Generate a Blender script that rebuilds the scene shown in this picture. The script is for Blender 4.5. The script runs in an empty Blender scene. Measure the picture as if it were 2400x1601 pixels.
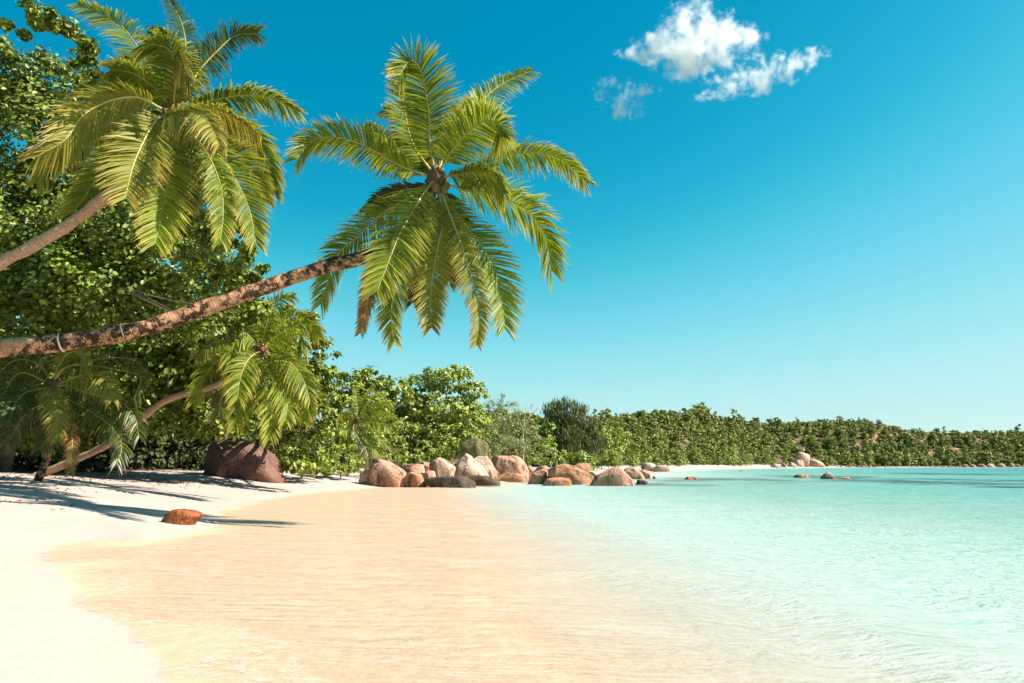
import bpy, bmesh, math, random
import numpy as np
from mathutils import Vector, Matrix, noise
random.seed(7); RNG = np.random.default_rng(11)
sc = bpy.context.scene
COL = sc.collection

# ------------------------------------------------------------------ camera
EYE = 1.6; FPX = 1568.0; CX, CY = 1175.5, 784.0; PITCH = math.atan(282/1568)
cam = bpy.data.cameras.new('camera'); camo = bpy.data.objects.new('camera', cam); COL.objects.link(camo)
cam.sensor_width = 36; cam.lens = 36*FPX/2351; cam.clip_start = 0.1; cam.clip_end = 20000
camo.location = (0, 0, EYE); camo.rotation_euler = (math.pi/2 + PITCH, 0, 0); sc.camera = camo
# ------------------------------------------------------------------ light
SUN = Vector((0.72, -0.06, 0.675)).normalized()
ELEV = math.asin(SUN.z); AZ = math.atan2(SUN.x, SUN.y)
sl = bpy.data.lights.new('sun', 'SUN'); so = bpy.data.objects.new('sun', sl); COL.objects.link(so)
sl.energy = 5.0; sl.angle = math.radians(0.53); sl.color = (1.0, 0.93, 0.82)
so.rotation_euler = SUN.to_track_quat('Z', 'Y').to_euler(); so.location = (20, -10, 30)
SKY_STRENGTH = 0.0515
w = bpy.data.worlds.new('World'); sc.world = w; w.use_nodes = True
wn = w.node_tree; wn.nodes.clear()
sky = wn.nodes.new('ShaderNodeTexSky'); sky.sky_type = 'NISHITA'; sky.sun_disc = False
sky.sun_elevation = ELEV; sky.sun_rotation = AZ; sky.altitude = 0; sky.air_density = 1.0; sky.dust_density = 0.3; sky.ozone_density = 2.0
SKY_CURVES = [  # teal grade of the clear sky, one curve per channel
    [(0, 0), (.12, .004), (.15, .022), (.18, .075), (.207, .145), (.26, .26), (.326, .385), (.42, .50), (.6, .62), (1, .85)],
    [(0, 0), (.15, .255), (.189, .315), (.222, .385), (.327, .64), (.461, .81), (.56, .865), (1, 1)],
    [(0, 0), (.25, .43), (.331, .545), (.372, .60), (.488, .77), (.53, .85), (.558, .86), (1, 1)]]
v1 = wn.nodes.new('ShaderNodeVectorMath'); v1.operation = 'SCALE'; v1.inputs['Scale'].default_value = .1
rc = wn.nodes.new('ShaderNodeRGBCurve')
for i, pts_ in enumerate(SKY_CURVES):
    cu = rc.mapping.curves[i]
    cu.points[0].location = pts_[0]; cu.points[-1].location = pts_[-1]
    for q_ in pts_[1:-1]: cu.points.new(*q_)
rc.mapping.update()
comb = wn.nodes.new('ShaderNodeVectorMath'); comb.operation = 'SCALE'; comb.inputs['Scale'].default_value = 8.163
wn.links.new(sky.outputs[0], v1.inputs[0]); wn.links.new(v1.outputs[0], rc.inputs[1]); wn.links.new(rc.outputs[0], comb.inputs[0])
bg = wn.nodes.new('ShaderNodeBackground'); bg.inputs[1].default_value = SKY_STRENGTH
wo = wn.nodes.new('ShaderNodeOutputWorld')
wn.links.new(comb.outputs[0], bg.inputs[0]); wn.links.new(bg.outputs[0], wo.inputs[0])
sc.view_settings.view_transform = 'Standard'; sc.view_settings.look = 'None'
sc.view_settings.exposure = 1.25; sc.view_settings.gamma = 1.0; sc.view_settings.use_curve_mapping = False
sc.render.engine = 'CYCLES'
cy = sc.cycles
cy.use_denoising = True; cy.max_bounces = 8; cy.transparent_max_bounces = 16; cy.volume_bounces = 10
cy.diffuse_bounces = 1; cy.glossy_bounces = 2; cy.transmission_bounces = 4; cy.use_adaptive_sampling = True; cy.adaptive_threshold = 0.02
cy.volume_step_rate = 1.0; cy.volume_max_steps = 128

# ------------------------------------------------------------------ photo geometry helpers (pixels of a 2351x1568 view)
def ray(px, py):
    u = -(py - CY); c, s = math.cos(PITCH), math.sin(PITCH)
    return Vector((px - CX, FPX*c - u*s, FPX*s + u*c))
def at(px, py, D):                      # point on the ray of that pixel, D metres ahead
    r = ray(px, py); return Vector((0, 0, EYE)) + r*(D/r.y)
def onz(px, py, z=0.0):
    r = ray(px, py); return Vector((0, 0, EYE)) + r*((z - EYE)/r.z)
K = 2351/2400
def zoomer(ox, oy, s):                  # crop of the photograph -> view pixels
    return lambda x, y: ((ox + x*s)*K, (oy + y*s)*K)
Z1 = zoomer(640, 60, 760/1528); Z2 = zoomer(0, 0, 720/1764); Z3 = zoomer(0, 560, 800/2091); Z4 = zoomer(680, 800, 620/2351)
Z5 = zoomer(1200, 880, 600/2351); Z6 = zoomer(1700, 920, 700/2351); Z7 = zoomer(0, 1060, 800/2319)

def crv(pts, n):                        # Catmull-Rom resample
    P = np.array([tuple(p) for p in pts], float)
    if len(P) == 2: return P[0] + (P[1]-P[0])*np.linspace(0, 1, n)[:, None]
    P = np.vstack([2*P[0]-P[1], P, 2*P[-1]-P[-2]])
    m = len(P)-3; d = np.linalg.norm(np.diff(P[1:-1], axis=0), axis=1); cum = np.concatenate([[0], np.cumsum(d)])
    out = []
    for s in np.linspace(0, cum[-1]*0.999999, n):
        i = min(np.searchsorted(cum, s, 'right')-1, m-1); t = (s-cum[i])/max(d[i], 1e-9)
        a, b, c, e = P[i], P[i+1], P[i+2], P[i+3]
        out.append(0.5*((2*b)+(c-a)*t+(2*a-5*b+4*c-e)*t*t+(3*b-a-3*c+e)*t**3))
    return np.array(out)

# ------------------------------------------------------------------ mesh helpers
def mesh_np(name, V, F, mat=None, smooth=True, attrs=None):
    V = np.ascontiguousarray(V, np.float32); F = np.ascontiguousarray(F, np.int32); m, k = F.shape
    me = bpy.data.meshes.new(name)
    me.vertices.add(len(V)); me.vertices.foreach_set('co', V.ravel())
    me.loops.add(m*k); me.loops.foreach_set('vertex_index', F.ravel())
    me.polygons.add(m); me.polygons.foreach_set('loop_start', np.arange(0, m*k, k, dtype=np.int32))
    me.update(calc_edges=True)
    me.polygons.foreach_set('use_smooth', np.full(m, smooth))
    for an, (dom, arr) in (attrs or {}).items():
        at_ = me.attributes.new(an, 'FLOAT', dom); at_.data.foreach_set('value', np.ascontiguousarray(arr, np.float32))
    if mat: me.materials.append(mat)
    return me
def link(name, data, parent=None, loc=None):
    o = bpy.data.objects.new(name, data); COL.objects.link(o)
    if parent: o.parent = parent
    if loc is not None: o.location = loc
    return o
def tag(o, label=None, cat=None, group=None, kind=None):
    if label: o['label'] = label
    if cat: o['category'] = cat
    if group: o['group'] = group
    if kind: o['kind'] = kind
    return o
def tube(P, R, sides=8, cap=True):
    P = np.asarray(P, float); n = len(P); R = np.broadcast_to(R, n) if np.ndim(R) < 2 else R
    T = np.gradient(P, axis=0); T /= np.linalg.norm(T, axis=1)[:, None]+1e-12
    ref = np.array([0, 0, 1.0]) if abs(T[0][2]) < 0.9 else np.array([0, 1.0, 0])
    V = []; N = ref - T[0]*ref.dot(T[0]); N /= np.linalg.norm(N)
    a = np.linspace(0, 2*np.pi, sides, endpoint=False)
    for i in range(n):
        N = N - T[i]*N.dot(T[i]); N /= np.linalg.norm(N)+1e-12; B = np.cross(T[i], N)
        V.append(P[i] + R[i]*(np.cos(a)[:, None]*N + np.sin(a)[:, None]*B))
    V = np.concatenate(V); F = []
    i0 = np.arange(sides); i1 = (i0+1) % sides
    for i in range(n-1): F.append(np.stack([i*sides+i0, i*sides+i1, (i+1)*sides+i1, (i+1)*sides+i0], 1))
    F = np.concatenate(F)
    if cap:
        V = np.vstack([V, P[0], P[-1]]); c0, c1 = len(V)-2, len(V)-1
        F = np.vstack([F, np.stack([np.full(sides, c0), i1, i0, i0*0+c0], 1)[:, [0, 1, 2, 2]][:0]])
    return V, F
def join(parts):
    Vs, Fs, o = [], [], 0
    for V, F in parts: Vs.append(V); Fs.append(F+o); o += len(V)
    return np.concatenate(Vs), np.concatenate(Fs)

# ------------------------------------------------------------------ materials
class NT:
    def __init__(s, name):
        s.m = bpy.data.materials.new(name); s.m.use_nodes = True; s.t = s.m.node_tree; s.t.nodes.clear()
        s.out = s.t.nodes.new('ShaderNodeOutputMaterial')
    def n(s, typ, ins=None, **kw):
        x = s.t.nodes.new('ShaderNode'+typ)
        for k, v in kw.items(): setattr(x, k, v)
        for k, v in (ins or {}).items(): s.set(x, k, v)
        return x
    def set(s, x, k, v):
        if isinstance(v, bpy.types.NodeSocket): s.t.links.new(v, x.inputs[k])
        elif isinstance(v, bpy.types.Node): s.t.links.new(v.outputs[0], x.inputs[k])
        else:
            if isinstance(v, tuple) and len(v) == 3 and x.inputs[k].type == 'RGBA': v = v+(1,)
            x.inputs[k].default_value = v
    def math(s, op, a, b=0.0, clamp=False):
        return s.n('Math', {0: a, 1: b}, operation=op, use_clamp=clamp).outputs[0]
    def mix(s, f, a, b, blend='MIX'):
        x = s.n('Mix', {}, data_type='RGBA', blend_type=blend); s.set(x, 0, f); s.set(x, 6, a); s.set(x, 7, b); return x.outputs[2]
    def ramp(s, f, lo, hi): return s.n('MapRange', {0: f, 1: lo, 2: hi}).outputs[0]
    def noise(s, vec, scale, detail=4, rough=0.5): return s.n('TexNoise', {'Vector': vec, 'Scale': scale, 'Detail': detail, 'Roughness': rough}).outputs[0]
    def attr(s, name): return s.n('Attribute', attribute_name=name).outputs['Fac']
    def obj(s): return s.n('TexCoord').outputs['Object']
    def pos(s): return s.n('NewGeometry').outputs['Position']
    def scale(s, v, xyz): return s.n('VectorMath', {0: v, 1: xyz}, operation='MULTIPLY').outputs[0]
    def done(s, sh): s.t.links.new(sh if isinstance(sh, bpy.types.NodeSocket) else sh.outputs[0], s.out.inputs[0]); return s.m

def leaf_mat(name, c1, c2, tip=None, trans=0.3, rough=0.42, tipstart=0.6, spec=0.4, big=.55):
    t = NT(name); r = t.n('NewGeometry').outputs['Random Per Island']
    oi = t.n('ObjectInfo').outputs['Random']
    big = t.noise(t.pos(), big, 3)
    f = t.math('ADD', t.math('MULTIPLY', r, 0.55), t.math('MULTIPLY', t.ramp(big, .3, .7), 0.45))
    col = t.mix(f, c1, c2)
    if tip: col = t.mix(t.ramp(t.math('ADD', t.attr('s'), t.math('MULTIPLY', r, 0.25)), tipstart, 1.2), col, tip)
    p = t.n('BsdfPrincipled', {'Base Color': col, 'Roughness': rough, 'Specular IOR Level': spec})
    tr = t.n('BsdfTranslucent', {'Color': t.mix(1.0, col, (1.25, 1.15, 0.55), 'MULTIPLY')})
    return t.done(t.n('MixShader', {0: trans, 1: p, 2: tr}))
M = {}
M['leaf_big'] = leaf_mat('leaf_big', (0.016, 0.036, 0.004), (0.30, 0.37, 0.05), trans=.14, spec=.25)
M['leaf_mid'] = leaf_mat('leaf_mid', (0.07, 0.11, 0.010), (0.36, 0.42, 0.055), trans=.2)
M['leaf_bright'] = leaf_mat('leaf_bright', (0.11, 0.16, 0.02), (0.42, 0.48, 0.085), trans=.22)
M['leaf_grey'] = leaf_mat('leaf_grey', (0.14, 0.17, 0.05), (0.30, 0.32, 0.13), trans=.25)
M['needle'] = leaf_mat('needle', (0.05, 0.075, 0.018), (0.14, 0.16, 0.05), trans=.2, rough=.6)
M['leaf_far'] = leaf_mat('leaf_far', (0.07, 0.11, 0.012), (0.28, 0.32, 0.04), trans=.2, rough=.5)
M['leaf_shade'] = leaf_mat('leaf_shade', (0.015, 0.028, 0.004), (0.07, 0.09, 0.014), trans=.08, rough=.6)  # understory leaves, with the forest shade put into the colour
M['leaf_hill'] = leaf_mat('leaf_hill', (0.05, 0.085, 0.010), (0.34, 0.36, 0.05), trans=.15, rough=.5, big=.11)
M['palm_green'] = leaf_mat('palm_green', (0.06, 0.10, 0.008), (0.31, 0.37, 0.03), tip=(0.50, 0.40, 0.07), trans=.42, rough=.48, tipstart=.62, spec=.25)
M['palm_yellow'] = leaf_mat('palm_yellow', (0.19, 0.20, 0.025), (0.32, 0.30, 0.045), tip=(0.42, 0.27, 0.07), trans=.38, rough=.5, tipstart=.6, spec=.25)
M['palm_dry'] = leaf_mat('palm_dry', (0.22, 0.14, 0.04), (0.30, 0.18, 0.05), tip=(0.30, 0.15, 0.05), trans=.3, rough=.6, tipstart=.4)
M['palm_dark'] = leaf_mat('palm_dark', (0.03, 0.05, 0.006), (0.10, 0.13, 0.015), tip=(0.25, 0.18, 0.06), trans=.3, rough=.4, tipstart=.8)  # darker palm leaf, shade put into the colour of shaded and back fronds
def plain(name, c1, c2, scale=8, rough=.7, bump=0.3, stretch=(1, 1, 1)):
    t = NT(name); v = t.scale(t.obj(), stretch); nz = t.noise(v, scale, 5, .6)
    p = t.n('BsdfPrincipled', {'Base Color': t.mix(t.ramp(nz, .35, .65), c1, c2), 'Roughness': rough})
    t.set(p, 'Normal', t.n('Bump', {'Strength': bump, 'Height': nz, 'Distance': .05}).outputs[0])
    return t.done(p)
M['midrib'] = plain('midrib', (0.30, 0.24, 0.05), (0.42, 0.32, 0.08), 3, .45, .1)
M['midrib_pale'] = plain('midrib_pale', (0.42, 0.36, 0.12), (0.55, 0.46, 0.2), 3, .45, .1)
M['fibre'] = plain('fibre', (0.06, 0.035, 0.015), (0.22, 0.12, 0.05), 14, .9, .8, (1, 1, .3))
M['coconut'] = plain('coconut', (0.10, 0.10, 0.02), (0.22, 0.13, 0.04), 4, .5, .2)
M['bark'] = plain('bark', (0.09, 0.07, 0.05), (0.22, 0.17, 0.12), 5, .85, .6, (1, 1, .3))
M['bark_pale'] = plain('bark_pale', (0.30, 0.25, 0.17), (0.45, 0.38, 0.26), 5, .85, .4)
M['band'] = plain('band', (0.65, 0.58, 0.45), (0.75, 0.66, 0.5), 9, .7, .2)
M['litter'] = leaf_mat('litter', (0.20, 0.075, 0.03), (0.36, 0.17, 0.07), trans=.1, rough=.7)
M['driftwood'] = plain('driftwood', (0.50, 0.42, 0.32), (0.66, 0.58, 0.46), 6, .8, .4)

def trunk_mat(name, base, light, dark, amount):
    t = NT(name); o = t.obj(); s = t.attr('s')
    n1 = t.noise(o, 5.5, 6, .65); n2 = t.noise(o, 26, 4, .65); n3 = t.noise(o, 1.3, 2)
    col = t.mix(t.ramp(n2, .35, .68), base, light)
    blot = t.ramp(t.math('ADD', n1, t.math('MULTIPLY', n2, .45)), amount, amount+.07)
    blot = t.math('MULTIPLY', blot, t.ramp(n3, .33, .47))
    col = t.mix(blot, col, dark)
    ring = t.n('TexNoise', {'Scale': 1.0, 'Detail': 2, 'W': t.math('MULTIPLY', s, 34.0)}, noise_dimensions='1D').outputs[0]
    col = t.mix(t.math('MULTIPLY', t.ramp(ring, .56, .68), .45), col, tuple(c*.35 for c in base))
    h = t.math('ADD', t.math('MULTIPLY', n2, .5), t.math('MULTIPLY', ring, 1.0))
    p = t.n('BsdfPrincipled', {'Base Color': col, 'Roughness': .85, 'Specular IOR Level': .2})
    t.set(p, 'Normal', t.n('Bump', {'Strength': .7, 'Height': h, 'Distance': .03}).outputs[0])
    return t.done(p)
M['trunk1'] = trunk_mat('trunk_mottled', (0.42, 0.20, 0.10), (0.60, 0.35, 0.20), (0.035, 0.022, 0.015), .67)
M['trunk2'] = trunk_mat('trunk_smooth', (0.38, 0.19, 0.105), (0.60, 0.39, 0.26), (0.14, 0.07, 0.04), .86)

def rock_mat(name, c1, c2, stain, amt, low=(0.46, 0.20, 0.09), lowz=0.2, rough=.8):
    t = NT(name); o = t.pos(); z = t.n('SeparateXYZ', {0: o}).outputs[2]
    rnd = t.n('ObjectInfo').outputs['Random']
    v = t.n('VectorMath', {0: o, 1: t.n('CombineXYZ', {0: t.math('MULTIPLY', rnd, 37.0), 1: rnd, 2: 0.0})}, operation='ADD').outputs[0]
    n1 = t.noise(v, .9, 5, .6); n2 = t.noise(v, 14, 4, .6)
    st = t.noise(t.scale(v, (1.6, 1.6, .35)), 1.0, 6, .65)
    col = t.mix(t.ramp(n1, .35, .66), c1, c2)
    col = t.mix(t.math('MULTIPLY', t.ramp(n2, .3, .75), .35), col, tuple(x*.55 for x in c1))
    col = t.mix(t.math('MULTIPLY', t.ramp(t.math('ADD', z, t.math('MULTIPLY', n1, 1.0)), lowz+.9, lowz+.2), .5), col, low)
    col = t.mix(t.math('MULTIPLY', t.ramp(st, amt, amt+.10), .85), col, stain)
    wv = t.n('VectorMath', {0: t.scale(v, (.55, .55, .4)), 1: t.scale(t.n('TexNoise', {'Vector': v, 'Scale': 1.2, 'Detail': 4}).outputs[1], (.9, .9, .9))}, operation='ADD').outputs[0]
    ck = t.ramp(t.n('TexVoronoi', {'Vector': wv, 'Scale': 1.0}, feature='DISTANCE_TO_EDGE').outputs[0], .0, .028)
    col = t.mix(t.math('MULTIPLY', t.math('SUBTRACT', 1.0, ck), t.ramp(n1, .52, .6)), col, tuple(x*.6 for x in stain))
    h = t.math('ADD', t.math('ADD', t.math('MULTIPLY', n2, .3), t.noise(v, 4, 5, .65)), t.math('MULTIPLY', ck, .6))
    p = t.n('BsdfPrincipled', {'Base Color': col, 'Roughness': rough, 'Specular IOR Level': .3})
    t.set(p, 'Normal', t.n('Bump', {'Strength': .8, 'Height': h, 'Distance': .16}).outputs[0])
    return t.done(p)
M['granite'] = rock_mat('granite_pink', (0.46, 0.22, 0.13), (0.64, 0.39, 0.275), (0.08, 0.045, 0.03), .515)
M['granite_pale'] = rock_mat('granite_pale', (0.50, 0.295, 0.195), (0.68, 0.47, 0.35), (0.11, 0.07, 0.045), .535, lowz=-.6)
M['granite_orange'] = rock_mat('granite_orange', (0.42, 0.18, 0.08), (0.58, 0.30, 0.17), (0.07, 0.045, 0.03), .53)
M['granite_dark'] = rock_mat('granite_dark', (0.075, 0.055, 0.035), (0.14, 0.09, 0.05), (0.03, 0.025, 0.02), .5, low=(0.24, 0.10, 0.045), lowz=-.5)
M['granite_red'] = rock_mat('granite_red', (0.26, 0.065, 0.022), (0.36, 0.11, 0.038), (0.15, 0.04, 0.02), .62, low=(0.40, 0.11, 0.035), lowz=-.2)
M['granite_moss'] = rock_mat('granite_moss', (0.12, 0.115, 0.035), (0.24, 0.20, 0.07), (0.05, 0.05, 0.018), .48, lowz=-3)
M['granite_shade'] = rock_mat('granite_shade', (0.15, 0.075, 0.052), (0.21, 0.11, 0.08), (0.10, 0.05, 0.035), .58, lowz=-3)  # granite darkened, the shade under the trees is put into its colour

# ------------------------------------------------------------------ terrain
shore_px = [(430, 1640), (400, 1568), (345, 1490), (290, 1440), (205, 1395), (170, 1340), (150, 1310), (118, 1268), (150, 1250), (220, 1244), (330, 1246), (440, 1226),
            (500, 1205), (505, 1180), (545, 1162), (640, 1143), (760, 1128), (860, 1120), (950, 1113), (1010, 1118)]
SH = [(-6, -60), (-4, -12), (-2.6, -3), (-2.3, 1.5)] + [tuple(onz(*p)[:2]) for p in shore_px] + \
     [(-1.6, 58), (0.5, 67), (8, 76), (20, 108), (33, 158), (62, 232), (120, 310), (165, 366), (250, 392), (340, 400), (520, 410), (900, 430), (2500, 470)]

_c = crv(SH, 24000); _keep = [0]
for _i in range(1, len(_c)):                 # fine steps near by, coarse far away
    if np.linalg.norm(_c[_i]-_c[_keep[-1]]) > .3+.015*max(0, np.linalg.norm(_c[_i])-30): _keep.append(_i)
SHs = _c[_keep+[len(_c)-1]]
SEA = np.vstack([SHs, [(6000, 470), (6000, -900), (-6, -900)]])
# dense near part
AQ = crv([(3.0, -60), (2.7, -8), (2.3, 2)]+[tuple(onz(*p)[:2]) for p in [(1850, 1568), (1680, 1480), (1500, 1385), (1380, 1300), (1290, 1240), (1200, 1195), (1130, 1155), (1090, 1128)]]+[(-.5, 56), (2.2, 66), (9, 75), (21, 108), (34, 158), (63, 232), (121, 310), (166, 366), (250, 391), (340, 399), (520, 409), (900, 429), (2500, 469)], 6000)
_keep = [0]
for _i in range(1, len(AQ)):
    if np.linalg.norm(AQ[_i]-AQ[_keep[-1]]) > .5+.02*np.linalg.norm(AQ[_i]): _keep.append(_i)
AQ = AQ[_keep+[len(AQ)-1]]
AQP = np.vstack([AQ, [(6000, 469), (6000, -900), (3, -900)]])     # where the sea bed starts to drop away
def sdist(x, y, S=SHs, SEA=SEA):
    """signed distance to the shoreline, positive on land"""
    x = np.asarray(x, float); y = np.asarray(y, float); best = np.full(x.shape, 1e18)
    if x.size <= 64:                             # a few points: work on all segments at once
        xx, yy = x.ravel()[:, None], y.ravel()[:, None]; ax, ay = S[:-1, 0], S[:-1, 1]; dx, dy = np.diff(S[:, 0]), np.diff(S[:, 1])
        t = np.clip(((xx-ax)*dx+(yy-ay)*dy)/(dx*dx+dy*dy+1e-12), 0, 1); b2 = ((xx-ax-t*dx)**2+(yy-ay-t*dy)**2).min(1)
        Q = np.vstack([SEA, SEA[:1]]); qx, qy, rx, ry = Q[:-1, 0], Q[:-1, 1], Q[1:, 0], Q[1:, 1]
        with np.errstate(divide='ignore', invalid='ignore'):
            hit = ((qy > yy) != (ry > yy)) & (xx < (rx-qx)*(yy-qy)/(ry-qy)+qx)
        return (np.sqrt(b2)*np.where(hit.sum(1) % 2 == 1, -1.0, 1.0)).reshape(x.shape)
    for i in range(len(S)-1):
        ax, ay = S[i]; dx, dy = S[i+1]-S[i]
        t = np.clip(((x-ax)*dx+(y-ay)*dy)/(dx*dx+dy*dy+1e-12), 0, 1)
        np.minimum(best, (x-ax-t*dx)**2+(y-ay-t*dy)**2, out=best)
    sea = np.zeros(x.shape, bool); Q = np.vstack([SEA, SEA[:1]])
    for i in range(len(Q)-1):
        (ax, ay), (bx, by) = Q[i], Q[i+1]
        if ay != by: sea ^= ((ay > y) != (by > y)) & (x < (bx-ax)*(y-ay)/(by-ay)+ax)
    return np.sqrt(best)*np.where(sea, -1.0, 1.0)
ridge_px = [(1050, 960, 190), (1200, 945, 220), (1290, 950, 250), (1380, 961, 270), (1450, 957, 300), (1530, 940, 330), (1580, 933, 350), (1640, 943, 375), (1750, 961, 410),
            (1850, 966, 440), (1950, 966, 455), (2030, 977, 460), (2110, 990, 465), (2200, 993, 470), (2351, 989, 480), (2500, 985, 490), (2900, 1000, 520)]
RIDGE = np.array([tuple(at(a, b, D)-Vector((0, 0, 3.2))) for a, b, D in ridge_px])
def fbm(x, y, s, seed=0):
    out = 0; a = 1
    for o in range(4):
        k = s*2**o; out = out + a*np.sin(x*k*1.0+seed+1.7*np.sin(y*k*.73+o))*np.cos(y*k*1.13+seed*1.3+1.3*np.sin(x*k*.61+2*o)); a *= .5
    return out
def height(x, y, d=None):
    x = np.asarray(x, float); y = np.asarray(y, float)
    if d is None: d = sdist(x, y)
    berm = 1.5
    land = berm*(1-np.exp(-(np.maximum(d, 0)/8.5)**1.3))+.02*np.clip(d, 0, 1) + 0.10*np.clip(d-15, 0, 120) - 0.0
    dw = np.maximum(-d, 0)
    aq = -sdist(x, y, AQ, AQP)
    sea = -(0.06*(1-np.exp(-dw/3.0)) + np.where(dw > 0, 0.05*np.clip(aq+2.2, 0, 7) + .055*np.clip(aq-4.8, 0, 20) + 0.035*np.clip(aq-24, 0, 150), 0))
    h = np.where(d > 0, land, sea)
    best = np.full(x.shape, 1e18); rz = np.zeros(x.shape)
    for i in range(len(RIDGE)-1):
        a, b = RIDGE[i], RIDGE[i+1]; dx, dy = b[0]-a[0], b[1]-a[1]
        t = np.clip(((x-a[0])*dx+(y-a[1])*dy)/(dx*dx+dy*dy), 0, 1)
        d2 = (x-a[0]-t*dx)**2+(y-a[1]-t*dy)**2; m = d2 < best
        best = np.where(m, d2, best); rz = np.where(m, a[2]+t*(b[2]-a[2]), rz)
    D = np.sqrt(best); f = np.exp(-(D/75)**2); ss = np.clip((d-10)/45, 0, 1); ss = ss*ss*(3-2*ss)
    hill = rz*f*ss
    h = np.where(d > 10, np.maximum(h*(1-f*ss), 0)+hill + ss*f*1.2*fbm(x, y, .06), h)
    h = h + np.where((d > 1.0) & (d < 40), .03*np.clip((d-1)/4, 0, 1)*fbm(x, y, .7), 0)
    # small lobes where the last wave ran up the sand
    h = h + np.where(np.abs(d) < 3, .012*fbm(x, y, 1.1, 2.0)*np.exp(-(d/1.2)**2), 0)
    return h
def h1(x, y): return float(height(np.array([x]), np.array([y]))[0])
def grow(a, b, step, end, g=1.055):
    out = [a]
    s = step
    while out[-1] < b: out.append(out[-1]+s)
    while out[-1] < end: s *= g; out.append(out[-1]+s)
    return np.array(out)
xr = grow(0, 8, .16, 2600); xl = -grow(0, 22, .18, 900)[1:][::-1]; gx = np.concatenate([xl, xr])
gy = np.concatenate([-grow(0, 2, .4, 200, 1.15)[1:][::-1], grow(0, 46, .17, 2600, 1.05)])
X, Y = np.meshgrid(gx, gy); dd = sdist(X.ravel(), Y.ravel()); Hh = height(X.ravel(), Y.ravel(), dd)
V = np.stack([X.ravel(), Y.ravel(), Hh], 1); nx, ny = len(gx), len(gy)
idx = np.arange(nx*ny).reshape(ny, nx)
F = np.stack([idx[:-1, :-1], idx[:-1, 1:], idx[1:, 1:], idx[1:, :-1]], -1).reshape(-1, 4)
t = NT('ground'); p = t.pos(); d = t.attr('inland'); z = t.n('SeparateXYZ', {0: p}).outputs[2]
n1 = t.noise(p, .35, 5, .6); n2 = t.noise(p, 40, 3, .6); n3 = t.noise(p, 5, 4, .6)
dry = t.mix(t.ramp(n1, .3, .7), (0.385, 0.318, 0.275), (0.42, 0.355, 0.315))
wet = t.mix(t.ramp(n3, .3, .7), (0.47, 0.335, 0.225), (0.53, 0.39, 0.275))
edge = t.math('ADD', d, t.math('MULTIPLY', t.math('SUBTRACT', n1, .5), .5))
damp = t.math('ADD', d, t.math('MULTIPLY', t.math('SUBTRACT', t.n('TexVoronoi', {'Vector': p, 'Scale': .9, 'Smoothness': .6}, feature='SMOOTH_F1').outputs[0], .35), 1.1))
dry = t.mix(t.math('MULTIPLY', t.ramp(damp, .62, .58), .2), dry, wet)
col = t.mix(t.ramp(edge, .0, .035), wet, dry)
col = t.mix(t.ramp(z, -.12, -.5), col, (0.38, 0.36, 0.29))
col = t.mix(t.math('MULTIPLY', t.ramp(n2, .55, .8), .12), col, (0.35, 0.25, 0.17))
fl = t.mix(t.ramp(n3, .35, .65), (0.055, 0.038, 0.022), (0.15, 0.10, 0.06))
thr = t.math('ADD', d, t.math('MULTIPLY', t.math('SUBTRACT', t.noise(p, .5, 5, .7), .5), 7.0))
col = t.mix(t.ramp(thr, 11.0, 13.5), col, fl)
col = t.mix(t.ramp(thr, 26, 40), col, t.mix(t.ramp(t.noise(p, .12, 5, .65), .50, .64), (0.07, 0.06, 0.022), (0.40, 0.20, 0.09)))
wp = t.n('VectorMath', {0: p, 1: t.scale(t.n('TexNoise', {'Vector': p, 'Scale': .6, 'Detail': 2}).outputs[1], (1.2, 1.2, 0))}, operation='ADD').outputs[0]
rip = t.math('MULTIPLY', t.noise(t.scale(wp, (.45, 5.0, 1)), 1.6, 3, .55), t.math('MULTIPLY', t.ramp(z, .0, -.03), 1.6))
bs = t.n('BsdfPrincipled', {'Base Color': col, 'Roughness': .85, 'Specular IOR Level': .2})
t.set(bs, 'Normal', t.n('Bump', {'Strength': .35, 'Height': t.math('ADD', t.math('ADD', t.math('MULTIPLY', n2, .15), n3), rip), 'Distance': .06}).outputs[0])
M['ground'] = t.done(bs)
fd = dd[F].mean(1)
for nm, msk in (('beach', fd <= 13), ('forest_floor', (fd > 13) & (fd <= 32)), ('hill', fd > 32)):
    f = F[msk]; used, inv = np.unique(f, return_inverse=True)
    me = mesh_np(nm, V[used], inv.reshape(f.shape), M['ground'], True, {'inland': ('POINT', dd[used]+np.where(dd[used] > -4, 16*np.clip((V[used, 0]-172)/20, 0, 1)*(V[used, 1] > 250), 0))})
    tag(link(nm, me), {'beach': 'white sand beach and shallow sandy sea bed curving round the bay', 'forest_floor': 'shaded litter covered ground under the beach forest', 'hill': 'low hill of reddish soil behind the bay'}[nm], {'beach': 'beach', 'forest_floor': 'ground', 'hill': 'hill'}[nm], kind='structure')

# ------------------------------------------------------------------ sea
keep = (dd[F].min(1) < .8)
f = F[keep]; used, inv = np.unique(f, return_inverse=True)
wx, wy = V[used, 0], V[used, 1]; dep = np.maximum(-Hh[used], 0)
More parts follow.
